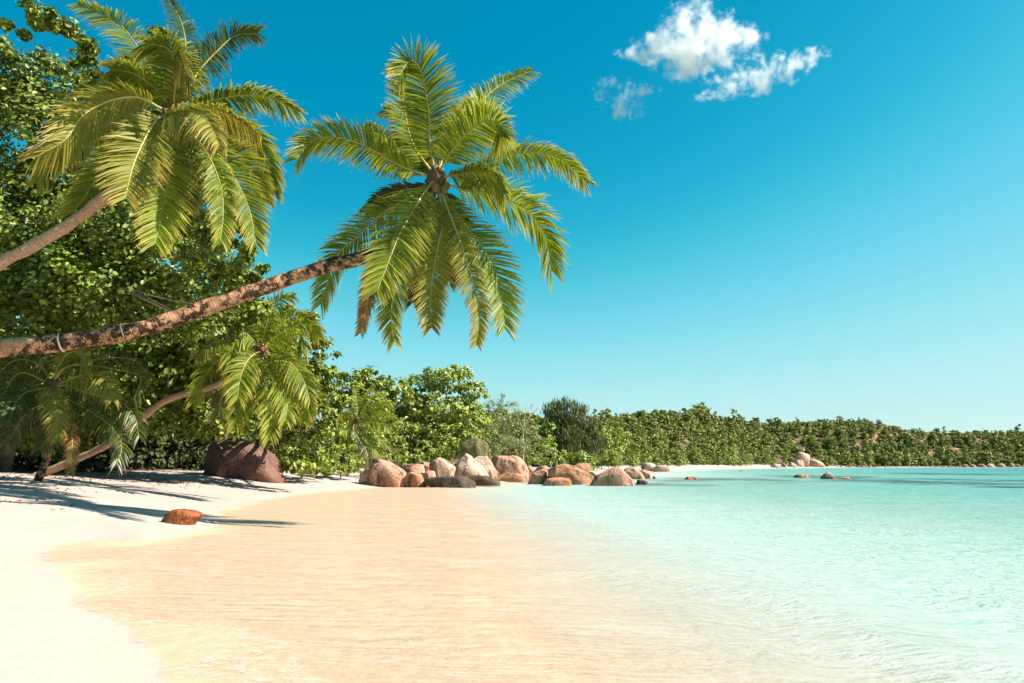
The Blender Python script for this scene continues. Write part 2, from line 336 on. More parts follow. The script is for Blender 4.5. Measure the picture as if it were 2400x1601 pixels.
# dark weed and reef flats under the water
band = np.zeros(len(wx))
for (px, py, rx, ry) in [(1640, 1101, 170, 5.5), (1900, 1095, 120, 5), (2120, 1107, 150, 7), (2300, 1103, 120, 5), (2170, 1088, 140, 3), (1500, 1112, 110, 4), (1980, 1102, 140, 4), (1430, 1098, 70, 3), (2330, 1118, 100, 3)]:
    a, b = onz(px, py-ry), onz(px, py+ry); c = onz(px, py); hx = rx/FPX*c.y; hy = (a.y-b.y)/2
    band = np.maximum(band, np.exp(-(((wx-c.x)/hx)**2+((wy-c.y)/hy)**2)))
amp = np.clip(dep/.5, 0, 1)
wz = 0.012*amp*np.sin(wy*1.35+.5*np.sin(wx*.4)+wx*.25) + .006*amp*np.sin(wy*3.1-wx*.9)
near = np.exp(-np.maximum(wy-60, 0)/30); wz = wz*near
me = mesh_np('sea', np.stack([wx, wy, wz+0.002], 1), inv.reshape(f.shape), None, True, {'depth': ('POINT', dep), 'reef': ('POINT', band)})
t = NT('sea_water'); p = t.pos(); dep = t.attr('depth'); reef = t.attr('reef')
sx = t.n('SeparateXYZ', {0: p})
warp = t.n('TexNoise', {'Vector': p, 'Scale': .5, 'Detail': 2}).outputs[1]
pw = t.n('VectorMath', {0: p, 1: t.scale(warp, (1.4, 1.4, 0))}, operation='ADD').outputs[0]
r1 = t.noise(t.scale(pw, (.55, 4.2, 1)), 1.3, 4, .6)
r2 = t.noise(t.scale(pw, (1.6, 5.0, 1)), 3.0, 3, .6)
r3 = t.noise(t.scale(pw, (1.2, 2.2, 1)), 2.2, 4, .65)
deepw = t.ramp(dep, .06, .5)
hgt = t.math('ADD', t.math('MULTIPLY', r1, .9), t.math('MULTIPLY', r2, .35))
hgt = t.math('ADD', hgt, t.math('MULTIPLY', t.math('MULTIPLY', r3, 1.2), deepw))
bump = t.n('Bump', {'Strength': .8, 'Height': hgt, 'Distance': .15}).outputs[0]
bumpd = t.n('Bump', {'Strength': .8, 'Height': hgt, 'Distance': .13}).outputs[0]
c = t.mix(t.ramp(dep, .10, .30), (0.66, 0.64, 0.56), (0.31, 0.415, 0.365))
c = t.mix(t.ramp(dep, .2, .9), c, (0.14, 0.30, 0.262))
c = t.mix(t.ramp(dep, .9, 2.6), c, (0.055, 0.25, 0.24))
c = t.mix(t.ramp(dep, 2.4, 5.5), c, (0.008, 0.13, 0.155))
pn = t.noise(t.scale(p, (.16, .22, 1)), 1.0, 6, .7)
c = t.mix(t.math('MULTIPLY', t.ramp(t.math('ADD', t.math('MULTIPLY', reef, .55), t.math('MULTIPLY', t.math('SUBTRACT', pn, .5), t.math('MULTIPLY', t.ramp(reef, .02, .3), 2.4))), .10, .55), .9), c, (0.006, 0.05, 0.052))
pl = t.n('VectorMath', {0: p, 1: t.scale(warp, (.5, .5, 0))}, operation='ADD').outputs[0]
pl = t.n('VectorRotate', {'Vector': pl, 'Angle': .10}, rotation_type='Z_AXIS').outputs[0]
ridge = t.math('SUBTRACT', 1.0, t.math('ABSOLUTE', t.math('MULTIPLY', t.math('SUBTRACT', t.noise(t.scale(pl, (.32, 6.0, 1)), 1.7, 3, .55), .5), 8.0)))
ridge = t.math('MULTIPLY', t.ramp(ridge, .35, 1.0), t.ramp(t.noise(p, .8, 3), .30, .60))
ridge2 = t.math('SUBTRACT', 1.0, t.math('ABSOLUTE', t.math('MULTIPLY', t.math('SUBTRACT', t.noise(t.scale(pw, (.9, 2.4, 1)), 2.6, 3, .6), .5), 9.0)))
glint_foam = t.math('MULTIPLY', t.math('MAXIMUM', t.math('MULTIPLY', ridge, .20), t.math('MULTIPLY', t.math('MULTIPLY', t.ramp(ridge2, .3, 1.0), .26), t.math('MULTIPLY', t.ramp(dep, .08, .3), t.ramp(dep, 1.6, .5)))), t.ramp(dep, .004, .02))  # pale lines painted in place of sky reflections and light on the ripples
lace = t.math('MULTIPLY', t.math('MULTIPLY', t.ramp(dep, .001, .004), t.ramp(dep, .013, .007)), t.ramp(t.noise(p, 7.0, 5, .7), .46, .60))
glint_foam = t.math('MAXIMUM', glint_foam, t.math('MULTIPLY', lace, .28))  # painted streaks joined with the foam lace of the water edge
body = t.n('BsdfDiffuse', {'Color': c, 'Normal': bumpd})
clear = t.n('BsdfTransparent', {'Color': (0.97, 0.965, 0.94)})
bodyf = t.math('MULTIPLY', t.ramp(dep, .06, .30), .95)
inner = t.n('MixShader', {0: bodyf, 1: clear, 2: body})
inner = t.n('MixShader', {0: glint_foam, 1: inner, 2: t.n('BsdfDiffuse', {'Color': (0.66, 0.66, 0.62)})})
fr = t.n('Fresnel', {'IOR': 1.33, 'Normal': bump})
gl = t.n('BsdfGlossy', {'Color': (1, 1, 1), 'Roughness': .08, 'Normal': bump})
edge = t.ramp(dep, .0, .012)
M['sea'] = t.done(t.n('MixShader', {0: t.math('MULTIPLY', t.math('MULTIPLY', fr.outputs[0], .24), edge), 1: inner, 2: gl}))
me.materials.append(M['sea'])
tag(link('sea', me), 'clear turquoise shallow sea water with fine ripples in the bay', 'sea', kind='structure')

# ------------------------------------------------------------------ foliage
LEAF6 = np.array([(0, 0, 0), (.3, .40, .10), (.72, .38, .06), (1, 0, -.06), (.72, -.38, .06), (.3, -.40, .10)], float)
F6 = np.array([(0, 1, 2, 3), (0, 3, 4, 5)])
LEAF4 = np.array([(0, 0, 0), (.45, .42, .08), (1, 0, 0), (.45, -.42, .08)], float); F4 = np.array([(0, 1, 2, 3)])
def norm(a): return a/(np.linalg.norm(a, axis=-1, keepdims=True)+1e-12)
def leaves(P, N, size, jitter=.35, tmpl=6, aspect=.75, dirv=None):
    n = len(P); T, FF = (LEAF6, F6) if tmpl == 6 else (LEAF4, F4)
    N = norm(N); A = RNG.normal(size=(n, 3)) if dirv is None else dirv
    A = norm(A-N*(A*N).sum(1, keepdims=True)); B = np.cross(N, A)
    s = size*(1+jitter*RNG.uniform(-1, 1, n))[:, None, None]
    V = P[:, None]+s*((T[None, :, 0:1]-.5)*A[:, None]+T[None, :, 1:2]*aspect*B[:, None]+T[None, :, 2:3]*N[:, None])
    k = len(T); Fo = (FF[None]+(np.arange(n)*k)[:, None, None]).reshape(-1, 4)
    return V.reshape(-1, 3), Fo
def crown_pts(ells, leaf, cover=1.3, clump=.22, shell=.55, per=34):
    """leaf positions and normals clumped over ellipsoids (centre, radii)"""
    Ps, Ns = [], []
    for c, r in ells:
        c = np.array(c); r = np.array(r); rm = float((r[0]*r[1]*r[2])**(1/3))
        area = 4*math.pi*rm*rm; n = int(cover*area/(leaf*leaf*.55)); nc = max(6, int(n/per))
        u = norm(RNG.normal(size=(nc, 3))); rad = shell+(1-shell)*RNG.uniform(0, 1, nc)**.6
        cc = u*rad[:, None]; cr = np.clip(clump*rm, leaf*1.2, 1.4)*RNG.uniform(.6, 1.3, nc)
        k = np.repeat(np.arange(nc), per)
        off = RNG.normal(size=(len(k), 3)); off = off*.52
        P = c+cc[k]*r+off*(cr[k])[:, None]*np.array([1, 1, .7])
        N = .6*off+.5*u[k]+np.array([0, 0, .5])+.42*RNG.normal(size=off.shape)
        Ps.append(P); Ns.append(N)
    return np.concatenate(Ps), np.concatenate(Ns)
def px_ell(e):
    px, py, rx, ry, D = e[:5]; dr = e[5] if len(e) > 5 else 1.0
    c = at(px, py, D); return (tuple(c), (rx*D/FPX, rx*D/FPX*dr, ry*D/FPX))
def limb_mesh(a, b, r0, r1, sag=.0, bend=.0, n=10, sides=7):
    a, b = Vector(a), Vector(b); mid = (a+b)/2+Vector((random.uniform(-1, 1)*bend, random.uniform(-1, 1)*bend, sag))
    P = crv([a, mid, b], n); return tube(P, np.linspace(r0, r1, n), sides)
def tree(name, label, cat, ells_px, leaf, mat, base, group=None, cover=1.3, tmpl=6, trunk_r=.25, clump=.22, shell=.55, aspect=.75, per=34, nlimb=None, twigs=None, crown=True, limbmat='bark'):
    bx, by = base; bz = h1(bx, by)
    root = link(name, None, loc=(bx, by, bz)); tag(root, label, cat, group); root.empty_display_size = .5
    off = np.array([bx, by, bz]); E = [px_ell(e) for e in ells_px]
    top = max(E, key=lambda e: e[0][2]); cen = np.mean([e[0] for e in E], 0)
    fork = Vector((bx*.6+cen[0]*.4, by*.6+cen[1]*.4, bz+(cen[2]-bz)*.55))
    Vt, Ft = limb_mesh((bx, by, bz-.5), fork, trunk_r, trunk_r*.7, 0, trunk_r*.8, 14, 10)
    link('trunk', mesh_np('trunk', Vt-off, Ft, M['bark']), root)
    for e in (E if nlimb is None else E[:nlimb]):
        Vt, Ft = limb_mesh(fork, e[0], trunk_r*.5, trunk_r*.1, .1*trunk_r, .3)
        link('limb', mesh_np('limb', Vt-off, Ft, M[limbmat]), root)
    P, N = crown_pts(E, leaf, cover, clump, shell, per)
    g = P[:, 2] > height(P[:, 0], P[:, 1])+.05; P, N = P[g], N[g]
    Vl, Fl = leaves(P, N, leaf, tmpl=tmpl, aspect=aspect)
    c = link('crown', mesh_np('crown', Vl-off, Fl, M[mat], False), root)
    return root

big = [(35, 28, 95, 34, 20), (140, 55, 40, 22, 20), (190, 100, 30, 16, 20.5), (560, 695, 75, 50, 27), (430, 735, 130, 55, 26.5),
       (90, 205, 150, 95, 26), (255, 175, 85, 65, 25), (368, 92, 24, 24, 25), (375, 130, 20, 30, 25),
       (140, 350, 210, 150, 26), (325, 330, 105, 115, 26), (430, 440, 110, 95, 24.5), (535, 545, 80, 75, 23), (560, 610, 48, 62, 22.5),
       (330, 560, 200, 120, 25), (110, 560, 210, 150, 26), (480, 650, 120, 60, 23.5), (240, 680, 220, 85, 25), (50, 745, 160, 95, 26)]
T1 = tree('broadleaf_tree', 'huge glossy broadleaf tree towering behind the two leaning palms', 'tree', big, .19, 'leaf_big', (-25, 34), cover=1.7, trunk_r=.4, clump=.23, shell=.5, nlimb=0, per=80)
T1o = np.array(T1.location)
for pp in ([(150, 640), (250, 655), (330, 680), (400, 715), (440, 740)], [(210, 648), (300, 665), (400, 690), (520, 705)], [(300, 672), (370, 705), (415, 725)]):
    Vt, Ft = tube(crv([at(x, y, 23.6-.002*(x-150)) for x, y in pp], 24), np.linspace(.05, .012, 24), 6)
    link('bare_branch', mesh_np('bare_branch', Vt-T1o, Ft, M['bark_pale']), T1)
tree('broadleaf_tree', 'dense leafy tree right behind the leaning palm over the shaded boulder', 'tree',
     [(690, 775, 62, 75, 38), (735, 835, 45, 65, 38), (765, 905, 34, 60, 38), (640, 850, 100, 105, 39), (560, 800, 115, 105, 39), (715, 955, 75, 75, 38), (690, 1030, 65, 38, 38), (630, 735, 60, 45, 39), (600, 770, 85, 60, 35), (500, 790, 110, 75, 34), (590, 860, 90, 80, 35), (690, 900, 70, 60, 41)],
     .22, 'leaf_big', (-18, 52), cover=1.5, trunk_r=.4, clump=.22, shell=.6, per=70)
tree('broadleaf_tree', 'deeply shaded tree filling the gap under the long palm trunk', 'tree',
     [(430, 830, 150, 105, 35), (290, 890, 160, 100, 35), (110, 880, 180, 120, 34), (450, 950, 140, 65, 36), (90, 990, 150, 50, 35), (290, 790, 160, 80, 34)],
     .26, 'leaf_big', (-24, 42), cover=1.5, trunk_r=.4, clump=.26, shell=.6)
tree('broadleaf_tree', 'round green tree rising behind the upright young palm', 'tree',
     [(800, 890, 50, 42, 66), (850, 886, 48, 40, 68), (905, 895, 44, 36, 69), (865, 915, 48, 40, 68), (800, 950, 55, 60, 67), (860, 970, 55, 60, 67), (770, 1000, 45, 50, 62), (825, 1020, 60, 35, 64)],
     .34, 'leaf_mid', (-14, 68), cover=1.7, trunk_r=.3, shell=.6)
tree('broadleaf_tree', 'spreading layered bright green tree behind the tall standing rock', 'tree',
     [(1030, 872, 62, 34, 76), (965, 893, 52, 32, 76), (1082, 905, 38, 34, 76), (925, 930, 52, 34, 75), (1000, 942, 85, 32, 75), (1068, 962, 55, 38, 75), (950, 985, 75, 38, 74), (1040, 1012, 65, 36, 73), (905, 1018, 40, 40, 72), (970, 1040, 60, 26, 72)],
     .36, 'leaf_bright', (-8, 77), cover=1.7, trunk_r=.35, shell=.6)
tree('scrub_tree', 'grey green thin twiggy tree beside the layered tree', 'tree',
     [(1150, 955, 50, 40, 80), (1120, 998, 45, 42, 79), (1190, 995, 48, 42, 80), (1225, 1035, 42, 30, 80), (1150, 1030, 60, 35, 78), (1155, 922, 22, 16, 80)],
     .26, 'leaf_grey', (0, 81), cover=.75, trunk_r=.2, tmpl=4, shell=.4, aspect=.45)
E = []; ur = np.random.default_rng(8)
while len(E) < 110:
    x_, y_ = ur.uniform(-48, -9), ur.uniform(27, 72)
    d_ = float(sdist(np.array([x_]), np.array([y_]))[0])
    if d_ < 12.5 or x_/y_ > -.24: continue
    r_ = ur.uniform(1.3, 2.6); E.append(((x_, y_, h1(x_, y_)+r_*.5), (r_, r_, r_*.9)))
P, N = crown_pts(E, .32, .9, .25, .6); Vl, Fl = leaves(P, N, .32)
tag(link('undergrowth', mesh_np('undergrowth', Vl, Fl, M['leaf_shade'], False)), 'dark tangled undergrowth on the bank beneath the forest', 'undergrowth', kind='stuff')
tree('broadleaf_tree', 'far back forest tree glimpsed between the dark fronds', 'tree',
     [(100, 760, 200, 150, 50), (330, 780, 200, 140, 50), (520, 860, 160, 120, 52), (200, 930, 240, 100, 48), (560, 980, 130, 70, 54), (60, 560, 200, 150, 46), (300, 560, 180, 140, 46)],
     .5, 'leaf_big', (-26, 54), cover=1.2, trunk_r=.4, clump=.26, shell=.6, nlimb=0)
# casuarina with upright feathery sprays
def casuarina():
    D = 105; base = at(1300, 1066, D); bx, by = base.x, base.y; bz = h1(bx, by)
    root = tag(link('casuarina_tree', None, loc=(bx, by, bz)), 'feathery upright needle leaved tree standing alone against the low hill', 'tree'); off = np.array([bx, by, bz])
    E = [px_ell(e) for e in [(1295, 950, 42, 34, D), (1268, 985, 36, 55, D), (1332, 985, 40, 50, D), (1300, 1020, 62, 45, D), (1362, 1010, 30, 38, D), (1300, 1050, 60, 25, D)]]
    Vt, Ft = limb_mesh((bx, by, bz-.5), at(1298, 960, D), .28, .06); link('trunk', mesh_np('trunk', Vt-off, Ft, M['bark']), root)
    P, N = crown_pts(E, .5, 2.6, .25, .35, 30)
    n = len(P); up = norm(np.array([0, 0, 1.0])+.35*RNG.normal(size=(n, 3))+.25*norm(P-np.array(E[3][0])))
    Vl, Fl = leaves(P, norm(np.cross(up, RNG.normal(size=(n, 3)))), .95, tmpl=4, aspect=.16, dirv=up)
    link('crown', mesh_np('crown', Vl-off, Fl, M['needle'], False), root)
casuarina()
tree('shrub', 'low rounded bright green shrub at the top of the sand beside the pink boulder', 'shrub',
     [(775, 1045, 42, 34, 53), (745, 1058, 32, 24, 52), (808, 1060, 26, 22, 52.5), (790, 1070, 34, 14, 51.5), (770, 1076, 46, 16, 51.5), (735, 1074, 36, 15, 51.5)], .24, 'leaf_bright', (-13, 53.5), cover=1.5, trunk_r=.06, aspect=.5, shell=.6)
tree('shrub', 'small leafy bush between the pink boulder and the young palm', 'shrub', [(905, 1055, 28, 16, 58), (880, 1048, 20, 14, 58)], .24, 'leaf_bright', (-10, 58.5), cover=1.4, trunk_r=.05, aspect=.5)
tree('shrub', 'dark leafy bush pressed against the shaded forest edge beyond the boulder in shade', 'shrub', [(680, 1055, 45, 26, 46), (720, 1050, 40, 30, 48), (650, 1040, 50, 30, 47), (690, 1066, 60, 20, 45.5), (728, 1068, 42, 18, 47)], .3, 'leaf_mid', (-14.5, 48), cover=1.3, trunk_r=.06)
for i, (lab, es, mt, lf) in enumerate([
    ('leafy bush behind the big cracked boulder', [(1160, 1048, 45, 22, 84), (1210, 1055, 30, 16, 84)], 'leaf_mid', .38),
    ('light green bush at the foot of the feathery tree', [(1255, 1045, 34, 26, 98), (1240, 1020, 24, 24, 100)], 'leaf_bright', .4),
    ('rounded bush with bare white root in front, behind the orange boulders', [(1300, 1055, 36, 16, 92), (1330, 1052, 26, 16, 92)], 'leaf_mid', .34),
    ('pale willowy bush next to the feathery tree, above the beach', [(1395, 1025, 36, 42, 125), (1420, 1005, 30, 30, 128)], 'leaf_bright', .5),
    ('broad dark green bush in front of the hill slope', [(1385, 1050, 40, 22, 115), (1345, 1050, 30, 20, 112)], 'leaf_mid', .5)]):
    c = px_ell(es[0])[0]; tree('shrub', lab, 'shrub', es, lf, mt, (c[0], c[1]+.5), cover=1.4, trunk_r=.08)

# ------------------------------------------------------------------ palms
def rot_about(v, k, a): return v*np.cos(a)+np.cross(k, v)*np.sin(a)+k*(k*v).sum(-1, keepdims=True)*(1-np.cos(a))
def frond(root, off, pts, leafL, twist=0., mat='palm_green', droop=.55, n=64, vee=.25, rib='midrib', w=.05, start=.15, r0=.04, blunt=.5, face=.62):
    P = crv(pts, 48); T = norm(np.gradient(P, axis=0))
    az = P[-1]-P[0]; az[2] = 0
    if np.linalg.norm(az) < .2: az = np.array([0, -1.0, 0])
    side0 = np.cross(np.array([0, 0, 1.0]), norm(az)); side = np.repeat(side0[None], 48, 0)
    side = norm(side-T*(side*T).sum(1, keepdims=True)); 
    img = norm(np.cross(T, norm(P-np.array([0, 0, EYE])))); img *= np.sign((img*side).sum()+1e-9)
    side = norm(side*(1-face)+img*face); side = norm(side-T*(side*T).sum(1, keepdims=True)); side = rot_about(side, T, math.radians(twist*.25)); Nn = norm(np.cross(T, side))
    L = np.linalg.norm(np.diff(P, axis=0), axis=1).sum()
    Vr, Fr = tube(P, r0*(1-np.linspace(0, 1, 48)**.8*.85), 5)
    fo = link('frond', mesh_np('frond', Vr-off, Fr, M[rib]), root)
    Vs, Ss = [], []; rows = np.array([0, .3, .65, 1.0])
    for sg in (-1, 1):
        t = np.linspace(start, 1.0, n)+RNG.uniform(-.3, .3, n)*(1-start)/n; t = np.clip(t, 0, 1)
        keep = RNG.uniform(size=n) > .04; t = t[keep]; m = len(t)
        fi = t*47; i0 = np.clip(fi.astype(int), 0, 46); fr = (fi-i0)[:, None]
        B = P[i0]*(1-fr)+P[i0+1]*fr; Tt = norm(T[i0]*(1-fr)+T[i0+1]*fr); S = norm(side[i0]*(1-fr)+side[i0+1]*fr); Nt = norm(Nn[i0]*(1-fr)+Nn[i0+1]*fr)
        ang = np.radians(66-30*t**2)[:, None]
        dirv = norm(sg*S*np.sin(ang)+Tt*np.cos(ang)+Nt*(vee+.08*RNG.normal(size=(m, 1)))+.05*RNG.normal(size=(m, 3)))
        tt = (t-start)/(1-start)
        prof = (.55+.45*np.clip(tt/.3, 0, 1))*(1-(1-blunt)*np.clip((tt-.45)/.55, 0, 1)**1.6)
        ln = leafL*prof*RNG.uniform(.85, 1.08, m); dr = droop*RNG.uniform(.55, 1.35, m)
        wv = norm(Tt-dirv*(Tt*dirv).sum(1, keepdims=True)); wv = norm(wv+.45*RNG.normal(size=(m, 1))*Nt)
        for r, wf in zip(rows, (.7, 1.0, .8, .06)):
            C = B+ln[:, None]*(dirv*r*(1-.25*dr[:, None]*r)+np.array([0, 0, -1.0])*(dr*r*r*.8)[:, None])
            Vs.append(np.stack([C-wv*w*.5*wf, C+wv*w*.5*wf], 1))
            Ss.append(np.full((m, 2), r*.75+0*r)+.25*tt[:, None])
        A = np.stack(Vs[-4:], 1); S4 = np.stack(Ss[-4:], 1)
        del Vs[-4:], Ss[-4:]
        Vs.append(A.reshape(-1, 3)); Ss.append(S4.reshape(-1))
    V = np.concatenate(Vs); s = np.concatenate(Ss); m = len(V)//8
    q = np.array([(0, 1, 3, 2), (2, 3, 5, 4), (4, 5, 7, 6)]); Fq = (q[None]+(np.arange(m)*8)[:, None, None]).reshape(-1, 4)
    lo = link('leaflets', mesh_np('leaflets', V-off, Fq, M[mat], True, {'s': ('POINT', s)}), fo); lo['kind'] = 'stuff'
    return fo
def palm_trunk(root, off, pts, r0, r1, mat, flare=1.0):
    P = crv(pts, 150); L = np.concatenate([[0], np.cumsum(np.linalg.norm(np.diff(P, axis=0), axis=1))])
    u = L/L[-1]; R = r0+(r1-r0)*u; R = R*(1+.6*flare*np.exp(-L/.6))
    R = R*(1+.035*np.sin(L*2*np.pi/.16)+.03*np.sin(L*3.1)+.02*np.sin(L*7.7+1))
    V, F = tube(P, R, 18); V = V+.012*np.sin(V*9+np.roll(V, 1, 1)*7)
    s = np.repeat(L, 18); s = np.concatenate([s, [L[0], L[-1]]]) if len(V) > len(s) else s
    return link('trunk', mesh_np('trunk', V-off, F, M[mat], True, {'s': ('POINT', s)}), root)
def ball(name, root, c, r, mat, squash=(1, 1, 1), rough=.0):
    bm = bmesh.new(); bmesh.ops.create_icosphere(bm, subdivisions=3, radius=r)
    for v in bm.verts:
        k = 1+rough*noise.noise(v.co*3/r+Vector(c)); v.co = Vector((v.co.x*squash[0]*k, v.co.y*squash[1]*k, v.co.z*squash[2]*k))+Vector(c)
    me = bpy.data.meshes.new(name); bm.to_mesh(me); bm.free(); me.materials.append(M[mat]); me.polygons.foreach_set('use_smooth', [True]*len(me.polygons))
    return link(name, me, root)
def palm(name, label, zm, D, heart, trunk, trunkD, r0, r1, tmat, fronds, leafL, group=None, nuts=0, base=None, w=.05, n=64, r_f=.04, fib=.3, cat='palm tree', ks=1.0):
    C = at(*zm(*heart), D)
    tp = [at(x, y, d_) for (x, y), d_ in zip(trunk, trunkD)]
    if base is not None: b = Vector((base[0], base[1], h1(*base)-.4))
    else: b = tp[0]
    root = tag(link(name, None, loc=(b.x, b.y, b.z+.4)), label, cat, group); off = np.array(root.location)
    pts = ([b]+tp if base is not None else tp)+[C]
    palm_trunk(root, off, pts, r0, r1, tmat)
    ball('fibre_sheath', root, C-Vector(off), fib, 'fibre', (1, 1, 1.15), .5)
    for i in range(nuts):
        a = i*2.4; q = C+Vector((math.cos(a)*.32, math.sin(a)*.32-.08, -.28-.1*(i % 3)))
        ball('coconut', root, q-Vector(off), .12, 'coconut', (1, 1, 1.2), .08)
    for f in fronds:
        pl, dy = f[0], f[1]; kw = f[2] if len(f) > 2 else {}
        kw = dict(kw); lL = kw.pop('L', 1.0)*leafL
        k = len(pl); P3 = []
        pw = kw.pop('pw', 1.0)
        st = kw.pop('from_heart', True)
        for j, (x, y) in enumerate(pl):
            u = (j+1)/k if st else j/(k-1); P3.append(at(*zm(x, y), D+ks*dy*u**pw))
        if st: P3 = [C]+P3
        args = dict(n=n, w=w, r0=r_f); args.update(kw)
        frond(root, off, P3, lL, **args)
    return root
G, YL, DR, DK = {}, {'mat': 'palm_yellow'}, {'mat': 'palm_dry'}, {'mat': 'palm_dark'}
palm1 = [
    ([(600, 660), (430, 565), (300, 525), (190, 540), (115, 625)], -.8, dict(twist=-42, droop=.35, L=1.0)),
    ([(738, 560), (735, 430), (715, 300), (690, 200), (645, 165), (600, 230)], -1.2, dict(L=1.2, droop=.25, vee=.1)),
    ([(690, 600), (640, 500), (590, 420), (520, 395)], 1.4, dict(L=.8, droop=.4)),
    ([(660, 560), (620, 400), (600, 280), (570, 200)], 1.2, dict(L=.8, droop=.4)),
    ([(820, 570), (900, 460), (990, 350), (1080, 275), (1210, 215)], 1.5, dict(L=.85, droop=.5, twist=30)),
    ([(830, 610), (920, 500), (1000, 450), (1055, 460), (1075, 520)], -1.6, dict(L=1.15, droop=.35, vee=.1)),
    ([(920, 690), (1060, 630), (1200, 600), (1350, 625), (1480, 740)], .6, dict(twist=35, L=.8, droop=.55)),
    ([(900, 775), (1010, 785), (1130, 830), (1220, 890), (1285, 1000), (1312, 1150)], -.6, dict(twist=40, L=1.05, droop=.45)),
    ([(860, 880), (960, 1010), (1040, 1150), (1080, 1300), (1090, 1420)], -.8, dict(L=.95, droop=.2)),
    ([(830, 880), (890, 1040), (940, 1200), (975, 1350), (960, 1500)], -1.5, dict(L=.55, droop=.3, twist=62, mat='palm_yellow', rib='midrib_pale')),
    ([(800, 900), (765, 1100), (742, 1270), (745, 1420)], -.9, dict(L=.8, droop=.2, mat='palm_yellow', rib='midrib_pale')),
    ([(720, 900), (620, 1100), (570, 1250), (555, 1380), (570, 1485)], .6, dict(L=.75, droop=.2)),
    ([(710, 790), (655, 880), (595, 985), (545, 1110), (490, 1250)], -2.2, dict(L=1.0, droop=.25, vee=.1)),
    ([(640, 810), (520, 880), (400, 990), (300, 1090), (225, 1310)], .2, dict(L=.85, droop=.35, twist=-20)),
    ([(640, 930), (540, 1050), (470, 1200), (415, 1440)], .3, dict(L=.5, droop=.3, mat='palm_dry')),
    ([(880, 700), (980, 690), (1050, 720), (1085, 790)], -1.2, dict(L=.7, droop=.9)),
    ([(700, 690), (600, 600), (520, 520), (440, 470)], 1.8, dict(L=.8, droop=.4)),
    ([(790, 620), (850, 500), (900, 400), (960, 330)], 1.8, dict(L=.85, droop=.4)),
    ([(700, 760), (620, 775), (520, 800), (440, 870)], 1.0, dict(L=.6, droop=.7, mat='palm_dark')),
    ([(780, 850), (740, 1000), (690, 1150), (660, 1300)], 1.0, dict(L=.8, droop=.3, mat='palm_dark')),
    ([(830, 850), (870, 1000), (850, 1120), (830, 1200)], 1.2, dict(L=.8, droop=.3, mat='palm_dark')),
    ([(720, 640), (640, 590), (560, 570), (480, 620)], 1.4, dict(L=.7, droop=.5)),
]
tr1 = [(-330, 905), (-160, 838), (0, 800), (130, 788), (250, 770), (350, 748), (450, 714), (550, 680), (650, 645), (750, 611), (860, 582), (950, 520)]
P1 = palm('coconut_palm', 'coconut palm with long mottled trunk leaning far out over the beach', Z1, 20.0, (770, 720), tr1,
     [v*1.25 for v in (12.2, 12.6, 13, 13.3, 13.6, 13.9, 14.2, 14.5, 14.8, 15.1, 15.4, 15.8)], .235, .19, 'trunk1', palm1, 1.14, nuts=7, base=(-19.4, 14.4), fib=.32, n=132, w=.05, r_f=.045, ks=1.25)
o1 = np.array(P1.location)
for px_, t_ in ((141, .02), (284, .014)):
    i = [0, 0]; c = np.array(at(px_, 787 if px_ < 200 else 763, 16.65 if px_ < 200 else 17.12))
    a = np.array(at(px_-20, 791 if px_ < 200 else 768, 16.6 if px_ < 200 else 17.06)); dv = norm(c-a)
    Vt, Ft = tube(np.stack([c-dv*t_, c-dv*t_*.5, c+dv*t_*.5, c+dv*t_]), np.array([.222, .234, .234, .222]), 20)
    link('pale_band', mesh_np('pale_band', Vt-o1, Ft, M['band']), P1)
